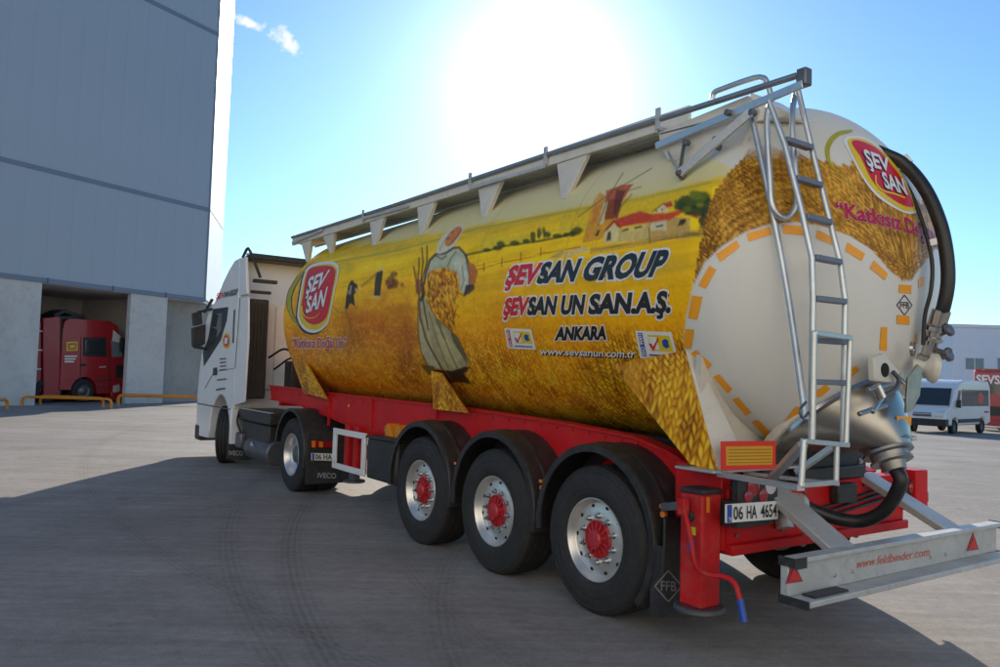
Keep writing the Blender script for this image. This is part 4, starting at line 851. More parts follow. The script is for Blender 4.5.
# side box, guard frame, chocks
g0, g1 = 3.90, 4.83
GF = MB().box((-1.26, g0, .93), (-1.23, g1, 1.0)).box((-1.26, g0, .51), (-1.23, g1, .58)).box((-1.26, g0, .58), (-1.23, g0+.09, .93)).box((-1.26, g1-.09, .58), (-1.23, g1, .93)).build('side_guard', M_WHITE, TRAILER, bevel=.006)
for y_ in (g0+.3, g1-.3): MB().box((-1.229, y_, .92), (-.9, y_+.06, .97)).build('guard_bracket', M_RED, TRAILER)
TB = MB().box((-1.24, 3.14, .50), (-.80, 3.885, .965)).build('tool_box', M_BLACK, TRAILER, bevel=.03)
MB().box((-1.255, 3.12, .955), (-.79, 3.90, .985)).build('lid', M_BLACK, TB, bevel=.01)
q0 = X(395.5, 449, -1.241); MB().cyl(q0+np.array([.0, 0, 0]), q0+AX*.015, .02, 10).build('marker_lamp', M_LENSO, TB)
for y_ in (3.28, 3.52):
    c_ = MB().prism([(-1.10, y_, .986), (-1.10, y_+.20, .986), (-1.10, y_+.20, 1.10), (-1.10, y_+.13, 1.13)], (.14, 0, 0)).build('wheel_chock', M_ORANGE, TRAILER, bevel=.006)
for y_, zt in ((5.05, 1.0), (4.78, 1.0)): MB().box((-.98, y_-.07, .42), (-.84, y_+.07, zt+.02)).build('landing_leg', M_RED, TRAILER, bevel=.008)
MB().cyl((-.91, 4.92, .30), (-.91, 4.92, .33), .14).build('landing_foot', M_DKSTEEL, TRAILER); MB().box((-.95, 4.84, .33), (-.87, 5.0, .42)).build('landing_foot', M_DKSTEEL, TRAILER)
# bolts along the chassis, weld beads, brake lines and small boxes
b0 = [o for o in TRAILER.children if o.name.startswith('chassis_beam')][0]
for px_ in list(range(282, 330, 9))+list(range(336, 372, 9))+list(range(445, 640, 16)):
    q0 = X(px_, np.interp(px_, [p[0] for p in top], [p[1] for p in top])+4.5, -.901); MB().cyl(q0, q0+AX*.012, .013, 8).build('bolt', M_REDDIRTY, b0)
for z_ in (.72, .96):
    for x_ in (-.92, -.45, -.2, .3, .55, .9): MB().cyl((x_, -1.02, z_), (x_, -1.034, z_), .014, 8).build('bolt', M_DKSTEEL, R0)
for k, (za, zb_) in enumerate(((.93, .88), (.90, .84), (.86, .80))):
    MB().tube(spline([(-.98, -.80, za), (-.70, -1.03, za-.02), (-.2, -1.045, zb_-.05), (.35, -1.04, zb_), (.95, -1.03, za)], 8), .011, 8).build('brake_line', M_HOSE, TRAILER)
MB().box((.1, -1.10, .86), (.34, -1.03, 1.0)).build('junction_box', M_BLACK, TRAILER, bevel=.012)
MB().box((-.34, -1.06, 1.03), (.5, -.92, 1.12)).build('lamp_bracket', M_BLACK, TRAILER, bevel=.01)
for x_ in (-.25, .05, .4): MB().lathe([(0, .03), (0, .042), (.012, .042), (.012, .03)], (x_, -1.045, .63), (0, -1, 0), 16, closed=True).build('towing_eye', M_DKSTEEL, TRAILER)
for k in range(3):
    MB().tube(spline([(-.86, k*SP-.40, 1.05), (-.92, k*SP-.30, .90), (-.88, k*SP-.1, .75), (-.8, k*SP, .62)], 6), .014, 8).build('brake_line', M_HOSE, TRAILER)
# ------------------------------------------------------------------ outlet hopper and rear pipework
M_CONE = mat('brushed_stainless', (.42, .395, .35), .30, metal=.92, var=.10, dirt=.12, vscale=3)
oc, orad = np.array([0, -1.09, 1.39]), .545; ow = np.array([0, -.7071, .7071]); oa = np.array([0, -.7071, -.7071]); ot = np.array([0, -1.50, 1.30])
hop = MB(); SEG = 64; rings = []
for t in np.linspace(0, 1, 14):
    c_ = oc*(1-t)+ot*t; r_ = orad*(1-t)+.15*t if t < 1 else .15; w2 = ow*(1-t)+np.array([0, -.98, .2])*t; w2 /= np.linalg.norm(w2)
    rings += [c_+r_*(np.array([1., 0, 0])*math.cos(2*math.pi*k/SEG)+w2*math.sin(2*math.pi*k/SEG)) for k in range(SEG)]
hop.add(rings, [(i_*SEG+k, i_*SEG+(k+1) % SEG, (i_+1)*SEG+(k+1) % SEG, (i_+1)*SEG+k) for i_ in range(13) for k in range(SEG)])
HOP = hop.build('outlet_hopper', M_CONE, TRAILER, smooth=60)
MB().lathe([(-.05, orad-.03), (-.05, orad+.02), (-.012, orad+.035), (.012, orad+.035), (.03, orad+.012), (.03, orad-.03)], oc, oa, 96, closed=True, ref=(1, 0, 0)).build('hopper_ring', M_CREAM, HOP)
MB().lathe([(.0305, orad-.03), (.0305, orad+.03), (.055, orad+.03), (.055, orad-.03)], oc, oa, 96, closed=True, ref=(1, 0, 0)).build('clamp_band', M_STEEL, HOP)
for a_ in (200, 235, 300, 335, 130, 165):
    d_ = np.array([1., 0, 0])*math.cos(deg(a_+100))+ow*math.sin(deg(a_+100)); q0 = oc+d_*(orad+.035)
    MB().cyl(q0-oa*.08, q0+oa*.10, .016, 10).cyl(q0+oa*.10, q0+oa*.13, .03, 8).box(q0-.03, q0+.03).build('clamp_bolt', M_STEEL, HOP)
od = np.array([-.10, -.45, -.88]); od /= np.linalg.norm(od)
MB().lathe([(-.04, .13), (-.03, .165), (-.008, .165), (.0, .14), (.02, .14), (.026, .16), (.044, .16), (.05, .12), (.08, .115), (.085, .135), (.102, .135), (.108, .085), (.16, .07)], ot, od, 48, ref=(1, 0, 0)).build('outlet_valve', mat('cast_steel', (.34, .33, .31), .4, metal=.85, var=.2, dirt=.3, vscale=8), HOP, smooth=30)
MB().bar(ot+np.array([-.12, .02, .03]), ot+np.array([.20, -.06, .07]), .10, .03).build('valve_lever', M_ALUM, HOP, bevel=.006)
ob_ = ot+od*.16
MB().tube(spline([ob_+od*-.03, ob_+od*.08, (0, -1.50, .90), (-.02, -1.36, .80), (-.08, -1.22, .79), (-.17, -1.10, .83), (-.26, -1.03, .88)], 8), .046, 14).build('discharge_hose', M_HOSE, TRAILER, smooth=60)
MB().tube(spline([(-.24, -1.045, .87), (-.32, -1.02, .90), (-.40, -1.02, .90), (-.47, -1.05, .83), (-.49, -1.08, .74)], 8), .058, 16).lathe([(0, .055), (.005, .078), (.05, .078), (.055, .055)], (-.27, -1.045, .875), (-1, .1, .15), 20).build('elbow_pipe', M_ALUM, TRAILER, smooth=50)
# vent hose over the dish with couplings
vh = spline([X(862,146,.05), X(884,154,.10), X(905,165,.18), X(925,189,.2), X(939,220,.2), X(946,250,.2), X(948,280,.2), X(944,305,.2), X(938,322,.22)], 8)
MB().tube(vh, .044, 16).build('vent_hose', M_HOSE, TRAILER, smooth=60)
MB().tube(spline([X(896,168,.18), X(912,195,.2), X(925,230,.18), X(932,262,.16), X(931,290,.14), X(925,315,.14), X(923,345,.15)], 8), .013, 10).build('air_line', M_HOSE, TRAILER, smooth=60)
MB().bar(X(930,243,.17), X(949,238,.2), .02, .05).build('hose_clip', M_ALU, TRAILER, bevel=.003); MB().bar(X(899,160,.17), X(905,167,.18), .03, .12).build('hose_clip', M_ALU, TRAILER, bevel=.003)
pt, pb = X(938,322,.22), X(921,376,.24)
pd = (pb-pt)/np.linalg.norm(pb-pt); ln = np.linalg.norm(pb-pt)
MB().lathe([(-.08, .05), (-.08, .058), (.02, .058), (.03, .07), (.06, .07), (.065, .05), (.10, .05), (.105, .062), (.13, .062), (.135, .045), (ln*.6, .045), (ln*.6+.01, .06), (ln*.6+.05, .06), (ln*.6+.055, .045), (ln, .045)], pt, pd, 24, ref=(1, 0, 0)).build('pipe_coupling', M_STEEL, TRAILER, smooth=30)
for a_, b_ in (((928,348),(945,353)), ((930,338),(947,331)), ((926,362),(946,356))):
    p0, p1 = X(*a_, .22), X(*b_, .22); MB().cyl(p0, p1, .018, 10).cyl(p1, p1+(p1-p0)*.25, .042, 14).build('stop_cock', M_DKSTEEL, TRAILER, smooth=30)
MB().lathe([(0, .0), (.004, .10), (.02, .108), (.05, .095), (.08, .05), (.10, .04), (.16, .04)], X(938,368,.26), (-.5, .6, .1), 32).build('horn_cover', M_CREAM, TRAILER, smooth=50)
MB().prism([Y(908,378,-1.72), Y(918,364,-1.71), Y(923,369,-1.71), Y(920,396,-1.72), Y(911,412,-1.72), Y(906,413,-1.72)], (.02, .025, 0)).build('valve_guard', mat('stained_steel', (.42, .39, .33), .35, metal=.85, var=.3, dirt=.5, vscale=9), TRAILER, bevel=.004)
# brackets and latch on the dish
cr_ = np.array([-.02, -1.60, 1.93]); LB = MB().prism([Y(874,358,-1.66), Y(884,353,-1.66), Y(901,372,-1.66), Y(897,384,-1.66), Y(875,381,-1.66)], (0, .045, 0)).build('hinge_bracket', M_CREAM, TRAILER, bevel=.008)
q0 = Y(885,370,-1.662); MB().cyl(q0+np.array([0, .005, 0]), q0-np.array([0, .004, 0]), .045, 20).build('bracket_hole', M_HOLE, LB)
q0 = Y(911,349,-1.67); MB().lathe([(0, .035), (0, .05), (.02, .05), (.02, .035)], q0, (.3, -1, 0), 24, closed=True).build('lifting_eye', M_STEEL, LB)
for a_, b_, r_ in (((859,414),(886,405),.016), ((884,395),(872,412),.016), ((868,390),(890,384),.014), ((876,385),(882,398),.03)): MB().cyl(Y(*a_, -1.70), Y(*b_, -1.72), r_, 12).build('latch_bar', M_STEEL, TRAILER, smooth=30)
MB().tube(spline([Y(893,372,-1.69), Y(899,380,-1.70), Y(894,390,-1.71), Y(882,397,-1.71)], 6), .015, 10).build('latch_hook', M_DKSTEEL, TRAILER)
sticker('reflective_tape', [(896,416),(911,416.5),(910.5,425.5),(896.5,425.5)], on('y', -1.60), M_TAPE, HOP, .004, 0)
# ------------------------------------------------------------------ walkway
def WZ(y_): return 3.665+.013*y_
wy0, wy1 = -.28, 7.45; WX = -.97
def wbar(x0, x1, dz0, dz1, y0=wy0, y1=wy1):
    return MB().add([(x0,y0,WZ(y0)+dz0),(x1,y0,WZ(y0)+dz0),(x1,y0,WZ(y0)+dz1),(x0,y0,WZ(y0)+dz1),(x0,y1,WZ(y1)+dz0),(x1,y1,WZ(y1)+dz0),(x1,y1,WZ(y1)+dz1),(x0,y1,WZ(y1)+dz1)], [(0,1,2,3),(7,6,5,4),(0,4,5,1),(1,5,6,2),(2,6,7,3),(3,7,4,0)])
WALK = wbar(WX, WX+.03, -.13, .0).build('walkway', M_CREAM, TRAILER, bevel=.004)
for k in range(5): wbar(WX+.035+k*.066, WX+.090+k*.066, -.10, -.07).build('plank', M_ALUM, WALK)
wbar(-.605, -.58, -.12, .16).build('inner_board', M_CREAM, WALK, bevel=.004)
wbar(-.577, -.1, .10, .13, 1.0, 6.9).build('top_deck', M_ALUM, WALK)
for px_, py_ in ((307,262),(331,254),(374,246),(421,235),(484,218),(564,199)):
    P_, n_ = hit_tank(px_, py_); zt = WZ(P_[1])-.131; e = np.array([0, 1., 0]); P_ = P_+n_*.004
    hw = .20
    o3 = np.array([.05, 0, .012]); pts = [np.array([WX+.015, P_[1]+hw, zt]), np.array([WX+.015, P_[1]-hw, zt]), P_-e*.035, P_+e*.035]
    MB().prism(pts, o3).build('bracket', M_CREAM, WALK, bevel=.004)
# folded handrail with its struts
HR = MB().tube([X(292,237.5,WX-.01), X(420,197,WX-.01), X(545,155.5,WX-.01), X(680,113,WX-.01), X(802,74,WX-.01)], .021, 10).build('handrail', mat('rail_grey', (.30, .31, .32), .4, metal=.7, var=.15, dirt=.15, vscale=4), TRAILER, smooth=60)
for px_ in (363, 470, 545.5, 658): q0 = X(px_, np.interp(px_, [291, 545, 804], [240, 162, 80]), WX-.02); MB().box((WX-.03, q0[1]-.02, WZ(q0[1])-.12), (WX-.012, q0[1]+.02, WZ(q0[1])+.035)).build('rail_post', M_ALUM, HR)
for a_, b_ in (((545,166),(470,188)), ((408,206),(363,218)), ((322,230),(292,243))): MB().bar(X(*a_, WX-.03), X(*b_, WX-.03), .012, .03).build('rail_strut', M_ALUM, HR)
q0 = X(804, 77, WX); MB().box(q0-np.array([.035, .035, .06]), q0+np.array([.035, .035, .05])).build('rail_joint', M_DKSTEEL, HR, bevel=.01)
MB().tube(spline([X(712,99,-.75), X(714,93,-.75), X(722,89,-.75), X(752,78.5,-.75), X(763,78,-.75), X(767,83,-.75), X(771,96,-.75)], 6), .02, 10).build('hand_hoop', M_ALU, TRAILER, smooth=60)
# rear end of the walkway with its fold-down lever work
MB().prism([X(658,132,-.93), X(748,95,-.93), X(757,110,-.93), X(750,128,-.93), X(741,148,-.93), X(733,168,-.95), X(724,162,-.97), X(706,154,-.97), X(694,160,-.97), X(668,161,-.97), X(660,146,-.95)], (.04, 0, 0)).build('walkway_end', M_CREAM, TRAILER, bevel=.008)
MB().prism([X(750,92,-.75), X(760,98,-.75), X(788,112,-.75), X(786,117,-.75), X(752,122,-.75)], (.35, 0, 0)).build('end_platform', M_CREAM, TRAILER, bevel=.01)
for a_, b_, wd, m_, n_ in (((656,146),(803,84),.05,M_ALU,'fold_bar'), ((684,141),(684,150),.02,M_DKSTEEL,'gas_strut'), ((660,134),(722,118),.012,M_DKSTEEL,'pull_rod')):
    MB().bar(X(*a_, WX-.03 if n_ != 'fold_arm' else WX-.06), X(*b_, WX-.03 if n_ != 'fold_arm' else WX-.06), wd*.4, wd, up=(0, 0, 1)).build(n_, m_, TRAILER, bevel=.003)
lp_, ln_ = hit_tank(684, 178); lp_ = lp_+ln_*.05; MB().bar(lp_, X(751,112,WX-.06), .025, .06).build('fold_arm', M_ALUM, TRAILER, bevel=.003); MB().bar(lp_, X(668,152,WX-.03), .01, .025).build('fold_link', M_ALUM, TRAILER); MB().bar(lp_, X(684,144,WX-.05), .015, .02, up=(1, 0, 0)).build('fold_link', M_DKSTEEL, TRAILER); MB().cyl(lp_-ln_*.045, lp_+ln_*.02, .025, 10).build('pivot_pin', M_DKSTEEL, TRAILER)
for p_ in ((726,112),(715,146),(714,139),(750,112),(684,142)): q0 = X(*p_, WX-.075); MB().cyl(q0, q0+np.array([.05, 0, 0]), .022, 10).build('pivot_pin', M_DKSTEEL, TRAILER)
# ------------------------------------------------------------------ ladder
sr = [X(*p, -.79) for p in ((798,90),(812,150),(840,262),(845,300),(843,442))]; sl_ = [X(*p, -1.08) for p in ((769,101),(785,145),(801,208),(812,258),(813,300),(811,442))]
LAD = MB().tube(sl_, .018, 10).build('ladder', M_ALU, TRAILER, smooth=50)
MB().tube(sr, .018, 10).build('stile', M_ALU, LAD, smooth=50)
for zr in (3.18, 2.93, 2.69, 2.44, 2.20, 1.96, 1.72):
    f = lambda S_: np.array([np.interp(zr, [p[2] for p in S_[::-1]], [p[i_] for p in S_[::-1]]) for i_ in range(3)])
    a_, b_ = f(sl_), f(sr); a_ = a_+np.array([.015, 0, 0]); b_ = b_-np.array([.015, 0, 0]); MB().bar(a_, b_, .055, .032).build('rung', M_RUNG, LAD, bevel=.004)
yl = -1.76
def lt(pts, r_, n_='stile', m_=None): return MB().tube([Y(*p, yl) for p in pts], r_, 10).build(n_, m_ or M_ALU, LAD, smooth=50)
lt([(814,332),(812,443)], .018); lt([(850,336),(846,443)], .016); lt([(804,440),(801,486)], .018); lt([(837,444),(836,482)], .016)
for a_, b_ in (((814,333),(850,338)), ((803,441),(847,445)), ((801,485),(836,482))): MB().bar(Y(*a_, yl), Y(*b_, yl), .04, .028).build('rung', M_ALU, LAD, bevel=.003)
MB().bar(Y(834,446,yl+.01), X(797,472,-.98), .04, .03).build('brace', M_ALU, LAD); MB().bar(Y(803,444,yl+.01), X(772,478,-1.05), .05, .03).build('brace', M_ALU, LAD)
MB().bar(X(720,474,-1.15), Y(801,488,yl), .05, .03).bar(X(745,473,-.9), Y(838,484,yl+.02), .03, .02).build('step_bracket', M_ALU, LAD)
MB().tube(spline([X(752,117,-.97), X(770,200,-1.02), X(788,295,-1.03), Y(806,420,-1.69)], 6), .019, 10).build('prop_rod', M_ALU, LAD, smooth=60)
MB().tube(spline([X(771,100,-.985), X(767,122,-1.02), X(770,180,-1.06), X(772,204,-1.07), X(779,216,-1.03), X(788,217,-.96), X(796,204,-.90), X(796,180,-.88), X(792,120,-.82), X(796,90,-.72)], 6), .019, 10).build('grab_hoop', M_ALU, LAD, smooth=60)
MB().tube(spline([Y(806,402,-1.74), Y(800,410,-1.75), Y(803,418,-1.75), Y(809,412,-1.74)], 6), .008, 8).build('tie_ring', M_DKSTEEL, LAD)
# ------------------------------------------------------------------ tractor unit
TRAC = empty('tractor_unit', (0, 8.3, 0)); tag(TRAC, 'white tractor unit with black mirrors coupled to the wheat-print tank', 'truck')
M_CAB = mat('cab_white', (.78, .78, .77), .28, coat=.4, var=.03, dirt=.10, vscale=1.2)
YA = 10.1
arch = [(YA+.66*math.cos(deg(a)), .56+.66*math.sin(deg(a))) for a in np.linspace(0, 180, 14)]
prof = [(9.25, 1.02), (9.25, 3.50), (9.30, 3.62), (9.62, 3.60), (9.95, 3.47), (10.3, 3.28), (10.6, 3.06), (10.85, 2.92), (11.15, 2.86), (11.36, 2.62), (11.58, 2.05), (11.70, 1.60), (11.76, 1.15), (11.72, .46), (11.60, .36), (10.85, .38)]
prof = prof+[p for p in arch if p[1] > .56 or True]+[(9.38, .56), (9.36, .95)]
cb = MB().prism([(-1.24, y_, z_) for y_, z_ in prof], (2.48, 0, 0)).build('cab', M_CAB, TRAC, bevel=.05, smooth=35)
for sx in (-1, 1):
    x0 = sx*1.235
    # wind deflector fairing at the side, closing the gap to the trailer
    MB().prism([(x0, 9.30, 1.06), (x0, 9.30, 2.92), (x0, 8.72, 2.90), (x0, 8.62, 2.2), (x0, 8.66, 1.15)], (-sx*.035, 0, 0)).build('side_fairing', M_CAB, TRAC, bevel=.01)
    MB().prism([(x0, 9.32, 2.95), (x0, 9.32, 3.60), (x0, 8.98, 3.60), (x0, 8.80, 2.95)], (-sx*.05, 0, 0)).build('roof_fairing', M_CAB, TRAC, bevel=.012)
    MB().box((sx*1.12, 8.80, 3.16), (sx*.72, 8.90, 3.22)).build('fairing_strut', M_BLACK, TRAC, bevel=.01); MB().box((sx*1.14, 8.86, 2.98), (sx*.80, 8.94, 3.03)).build('fairing_strut', M_BLACK, TRAC, bevel=.01)
MB().box((-1.15, 8.86, 3.56), (1.15, 9.3, 3.66)).build('roof_spoiler', M_BLACK, TRAC, bevel=.02)
MB().prism([(-1.12, 8.92, 3.665), (-1.12, 9.4, 3.72), (-1.12, 9.3, 3.665)], (2.24, 0, 0)).build('roof_lip', M_CAB, TRAC)
MB().tube(spline([(-1.20, 9.25, 3.62), (-1.20, 9.0, 3.74), (-1.16, 8.92, 3.66), (-1.0, 8.86, 3.25)], 6), .025, 8).build('grab_tube', M_BLACK, TRAC)
ik = MB().box((-1.16, 8.82, 1.2), (-.84, 9.2, 2.88)).build('air_intake', M_BLACK, TRAC, bevel=.02)
for k in range(5): MB().box((-1.14+k*.06, 8.805, 1.3), (-1.12+k*.06, 8.819, 2.8)).build('rib', M_BLACK, ik)
pn = MB().box((-.78, 9.19, 1.35), (.9, 9.245, 2.85)).build('rear_panel', M_CAB, TRAC, bevel=.01)
for k in range(4): MB().box((-.6+k*.38, 9.18, 1.4), (-.585+k*.38, 9.189, 2.8)).build('panel_seam', M_ALUM, pn)
MB().tube(spline([(-.75, 9.0, 1.9), (-.55, 8.7, 2.05), (-.35, 8.45, 1.75), (-.2, 8.35, 1.35)], 6), .02, 8).build('air_line', M_HOSE, TRAC); MB().tube(spline([(-.65, 9.0, 1.7), (-.45, 8.6, 1.9), (-.3, 8.4, 1.5), (-.15, 8.3, 1.3)], 6), .018, 8).build('air_line', M_HOSE, TRAC)
MB().box((-.5, 8.55, 1.35), (-.1, 8.9, 1.85)).build('valve_box', M_BLACK, TRAC, bevel=.02)
# door, window, mirror, trim on the visible side
hs = on('x', -1.243)
plate('window_trim', [(213,309),(228,307),(226.5,320),(220.5,340),(203.8,366),(202.8,352),(208,339)], on('x', -1.247), .01, M_BLACK, TRAC)
W1 = plate('side_window', [(213.8,314),(222,313),(221,331),(211.5,345),(208.8,340)], on('x', -1.252), .006, M_GLASS, TRAC)
MB().tube([X(*p, -1.245) for p in ((240,297),(235,368),(214,372),(205,388))], .006, 6).build('door_seam', M_DKSTEEL, TRAC)
plate('door_handle', [(213,368),(216,367.5),(216,375),(213,375.5)], on('x', -1.262), .02, M_BLACK, TRAC)
plate('cab_vent', [(233.5,310),(235,309.5),(233.5,343),(232,343)], on('x', -1.248), .006, M_DKSTEEL, TRAC)
for q in ([(193,313),(202,311),(203,324),(194,326)], [(192.5,328),(206,324),(206.5,343),(196,349),(193,346)]): plate('mirror', q, on('y', 11.35), .14, M_BLACK, TRAC, .02)
MB().tube([X(205,312,-1.25), X(212,300,-1.25)], .03, 8).tube([Y(196,347,11.4), X(206,349,-1.25)], .03, 8).tube([Y(198,312,11.4), X(212,309,-1.25)], .025, 8).build('mirror_arm', M_BLACK, TRAC)
lettering('ŞEV', [(216.3,299),(224.4,297.4),(224.8,292.2),(217.6,293.4)], hs, M_TEXTR, TRAC, .004, .03, step=0); lettering('SAN GROUP', [(224.6,297.4),(237.2,294.6),(238,288.6),(225,292.2)], hs, M_TEXTK, TRAC, .004, .03, step=0)
ov = [(226.4+3.7*math.cos(a), 341+8*math.sin(a)) for a in np.linspace(0, 2*math.pi, 20, endpoint=False)]
sticker('logo_print', ov, hs, M_LOGOY, TRAC, .004, 0); sticker('logo_print', [(226.4+(a-226.4)*.75, 341+(b-341)*.75) for a, b in ov], hs, M_TEXTR, TRAC, .006, 0); sticker('logo_print', [(225,338),(228,337.4),(227.6,343.6),(224.8,344)], hs, M_TEXTW, TRAC, .008, 0)
for k in range(4): sticker('door_print', [(220, 358.5+k*3.6), (226.2, 357.9+k*3.6), (226.2, 359.3+k*3.6), (220, 359.9+k*3.6)], hs, M_DKSTEEL, TRAC, .004, 0)
sticker('door_print', [(217,379.3),(226.5,378.3),(226.5,379.8),(217,380.8)], hs, M_DKSTEEL, TRAC, .004, 0); sticker('door_print', [(216,389),(225.5,387.4),(225.5,389.2),(216,390.8)], hs, M_DKSTEEL, TRAC, .004, 0)
MB().box((-1.252, 9.40, .98), (-1.243, 11.70, 1.0)).build('body_seam', M_DKSTEEL, TRAC)
MB().box((-1.25, 9.38, .14), (-.95, 9.46, .56)).build('wheel_liner', M_BLACK, TRAC); MB().box((-1.26, 9.28, .40), (-1.10, 9.37, 1.02)).build('wing_rear', M_CAB, TRAC, bevel=.02)
MB().box((-1.25, 11.45, .28), (1.25, 11.80, .60)).build('front_bumper', M_BLACK, TRAC, bevel=.05)
# frame, tanks, exhaust
for sx in (-1, 1): MB().box((sx*.48, 5.75, .72), (sx*.40, 11.4, 1.0)).build('frame_rail', M_BLACK, TRAC, bevel=.01)
MB().box((-1.16, 7.55, .84), (-.5, 9.2, 1.02)).build('step_deck', M_BLACK, TRAC, bevel=.015); MB().box((-1.12, 7.7, .50), (-.5, 9.1, .83)).build('battery_box', M_BLACK, TRAC, bevel=.03)
MB().box((-1.17, 7.50, 1.021), (-1.12, 9.2, 1.035)).build('deck_edge', M_ALUM, TRAC)
MB().cyl((-1.0, 7.55, .40), (-1.0, 8.75, .40), .19, 28).build('exhaust_silencer', M_DKSTEEL, TRAC, smooth=40)
MB().cyl((-1.18, 8.35, .44), (-1.02, 8.35, .44), .09, 20).build('exhaust_pipe', M_STEEL, TRAC)
MB().box((-1.20, 8.9, .36), (-.9, 9.2, .62)).build('tool_box', M_DKSTEEL, TRAC, bevel=.03)
MB().box((-.45, 6.2, 1.0), (.45, 7.3, 1.12)).cyl((0, 6.9, 1.12), (0, 6.9, 1.17), .5).build('fifth_wheel', M_DKSTEEL, TRAC)
MB().tube(spline([(-1.14, 9.2, 1.0), (-1.2, 9.1, .8), (-1.15, 9.05, .6), (-1.18, 9.0, .4)], 5), .02, 8).build('cable', M_HOSE, TRAC)
for x_ in (-.55, .0, .55): MB().tube(spline([(x_*.3-.2, 8.9, 1.6), (x_*.3-.25, 8.5, 1.15), (x_*.3-.2, 8.1, 1.5)], 5), .016, 8).build('coil_hose', M_HOSE, TRAC)
# wheels
def truck_wheel(c, wd, deep, parent):
    c = np.array(c, float); root = MB().lathe([(-wd*.5, .2), (-wd*.5, .21), (0, .21), (0, .1)], c, AX, 28).build('wheel', M_DKSTEEL, parent, org=c)
    MB().lathe(tyre_profile(wd, .51, .29), c, AX, 72, closed=True).build('tyre', M_RUBBER, root, smooth=30); h = wd/2
    MB().lathe([(-h*.8, .285), (h*.8, .288), (h*.92, .297), (h*.94, .290), (h*.85, .278), (h-deep*.6, .262), (h-deep*.75, .235), (h-deep, .20), (h-deep, .12)], c, AX, 56).build('rim', M_ALURIM, root, smooth=35)
    MB().lathe([(h-deep-.01, .13), (h-deep+.05, .125), (h-deep+.09, .11), (h-deep+.11, .05), (h-deep+.11, 0)], c, AX, 28).build('hub', M_DKSTEEL, root, smooth=35)
    for k in range(10):
        a = deg(36*k); d = np.array([0, math.sin(a), math.cos(a)]); MB().lathe([(0, .016), (.03, .016), (.035, .008)], c+AX*(h-deep)+d*.1675, AX, 6).build('wheel_nut', M_STEEL, root, smooth=30)
    return root
dw = truck_wheel((-1.07, 6.42, .51), .30, .16, TRAC); sw = truck_wheel((-1.06, YA, .51), .30, .03, TRAC)
for x_ in (-.74,): copy_tree(dw, (x_, 6.42, .51), TRAC)
for x_ in (1.07, .74): mirror_wheel(dw, (x_, 6.42, .51), TRAC)
mirror_wheel(sw, (1.06, YA, .51), TRAC).rotation_euler = (0, 0, math.pi-deg(25)); sw.rotation_euler = (0, 0, -deg(25))
MB().cyl((-.9, 6.42, .51), (.9, 6.42, .51), .11).build('axle', M_DKSTEEL, TRAC); MB().cyl((-.9, YA, .5), (.9, YA, .5), .08).build('axle', M_DKSTEEL, TRAC)
pm = [(.17, .575), (.185, .57), (.195, .575), (.195, .61), (.18, .617), (-.50, .617), (-.50, .605), (.165, .605)]
for sx in (-1, 1): MB().lathe(pm, (sx*1.05, 6.42, .545), (sx, 0, 0), 40, deg(-105) if sx < 0 else deg(-80), deg(80) if sx < 0 else deg(105), closed=True).build('mudguard', M_FENDER, TRAC, smooth=35)
MB().box((-1.24, 5.74, .18), (-.55, 5.76, .88)).build('mud_flap', M_BLACK, TRAC, bevel=.004); MB().box((1.24, 5.74, .18), (.55, 5.76, .88)).build('mud_flap', M_BLACK, TRAC, bevel=.004)
MB().box((-1.22, 9.36, .12), (-.86, 9.38, .55)).build('mud_flap', M_BLACK, TRAC, bevel=.004)
lettering('IVECO', [(229,455),(243,455.5),(243,451),(229,450.6)], on('y', 9.355), mat('flap_print', (.35, .35, .35), .6), TRAC, .003, .02, step=0); lettering('IVECO', [(317.5,477.5),(336,478.5),(336,473.2),(317.8,472.8)], on('y', 5.738), mat('flap_print', (.35, .35, .35), .6), TRAC, .003, .02, step=0)
rl = plate('tail_light', [(312,440.5),(335,441.5),(335,448.5),(312,447.5)], on('y', 5.68), .05, M_LENSR, TRAC, .006); plate('indicator', [(312,440.6),(315.5,440.8),(315.5,447.6),(312,447.4)], on('y', 5.676), .003, M_LENSO, TRAC)
for k in range(2): plate('lens', [(319+k*7, 441.6), (323+k*7, 441.8), (323+k*7, 447.4), (319+k*7, 447.2)], on('y', 5.675), .003, M_LENSO if k == 0 else M_LENSR, TRAC)
npl = plate('number_plate', [(311.5,453),(337,453.8),(337,461),(311.5,460.2)], on('y', 5.69), .012, M_TEXTW, TRAC)
sticker('plate_band', [(312,453.2),(314.2,453.3),(314.2,460.2),(312,460)], on('y', 5.69), M_BLUE, npl, .003, 0)
lettering('06 HA 4', [(315.4,459.2),(336.4,459.8),(336.4,455),(315.4,454.2)], on('y', 5.69), M_TEXTK, npl, .004, .02, step=0, name='plate_number')
# ------------------------------------------------------------------ red lorry in the loading bay
RT = np.array([WF[1][0], WF[1][1]]); RN = WF[2]
def bay(s_, o_, z_): return WF[0]+WF[1]*s_+WF[2]*o_+np.array([0, 0, z_])
M_RTRUCK = mat('red_cab_paint', (.40, .02, .025), .3, coat=.4, var=.08, dirt=.1, vscale=1.5)
off_ = -1.6                                       # side plane of the lorry, behind the piers
onside = onplane(bay(0, off_, 0), RN)
def rs(px, py): P = onside(px, py)[0]; return (P-WF[0])@WF[1], P[2]
s_tail = rs(30, 380)[0]; s_nose = rs(125, 360)[0]
RED = empty('red_lorry', bay(rs(75, 390)[0], off_-1.2, 0)); tag(RED, 'red lorry parked between the concrete piers of the loading bay', 'truck')
def side_prism(pts, thick, name, m_, o=0., bevel=.0, par=None):
    P = [bay(s_, off_+o, z_) for s_, z_ in pts]; return MB().prism(P, -RN*thick).build(name, m_, par or RED, bevel=bevel, smooth=35)
sp = lambda pts: [rs(*p) for p in pts]
zf = .38
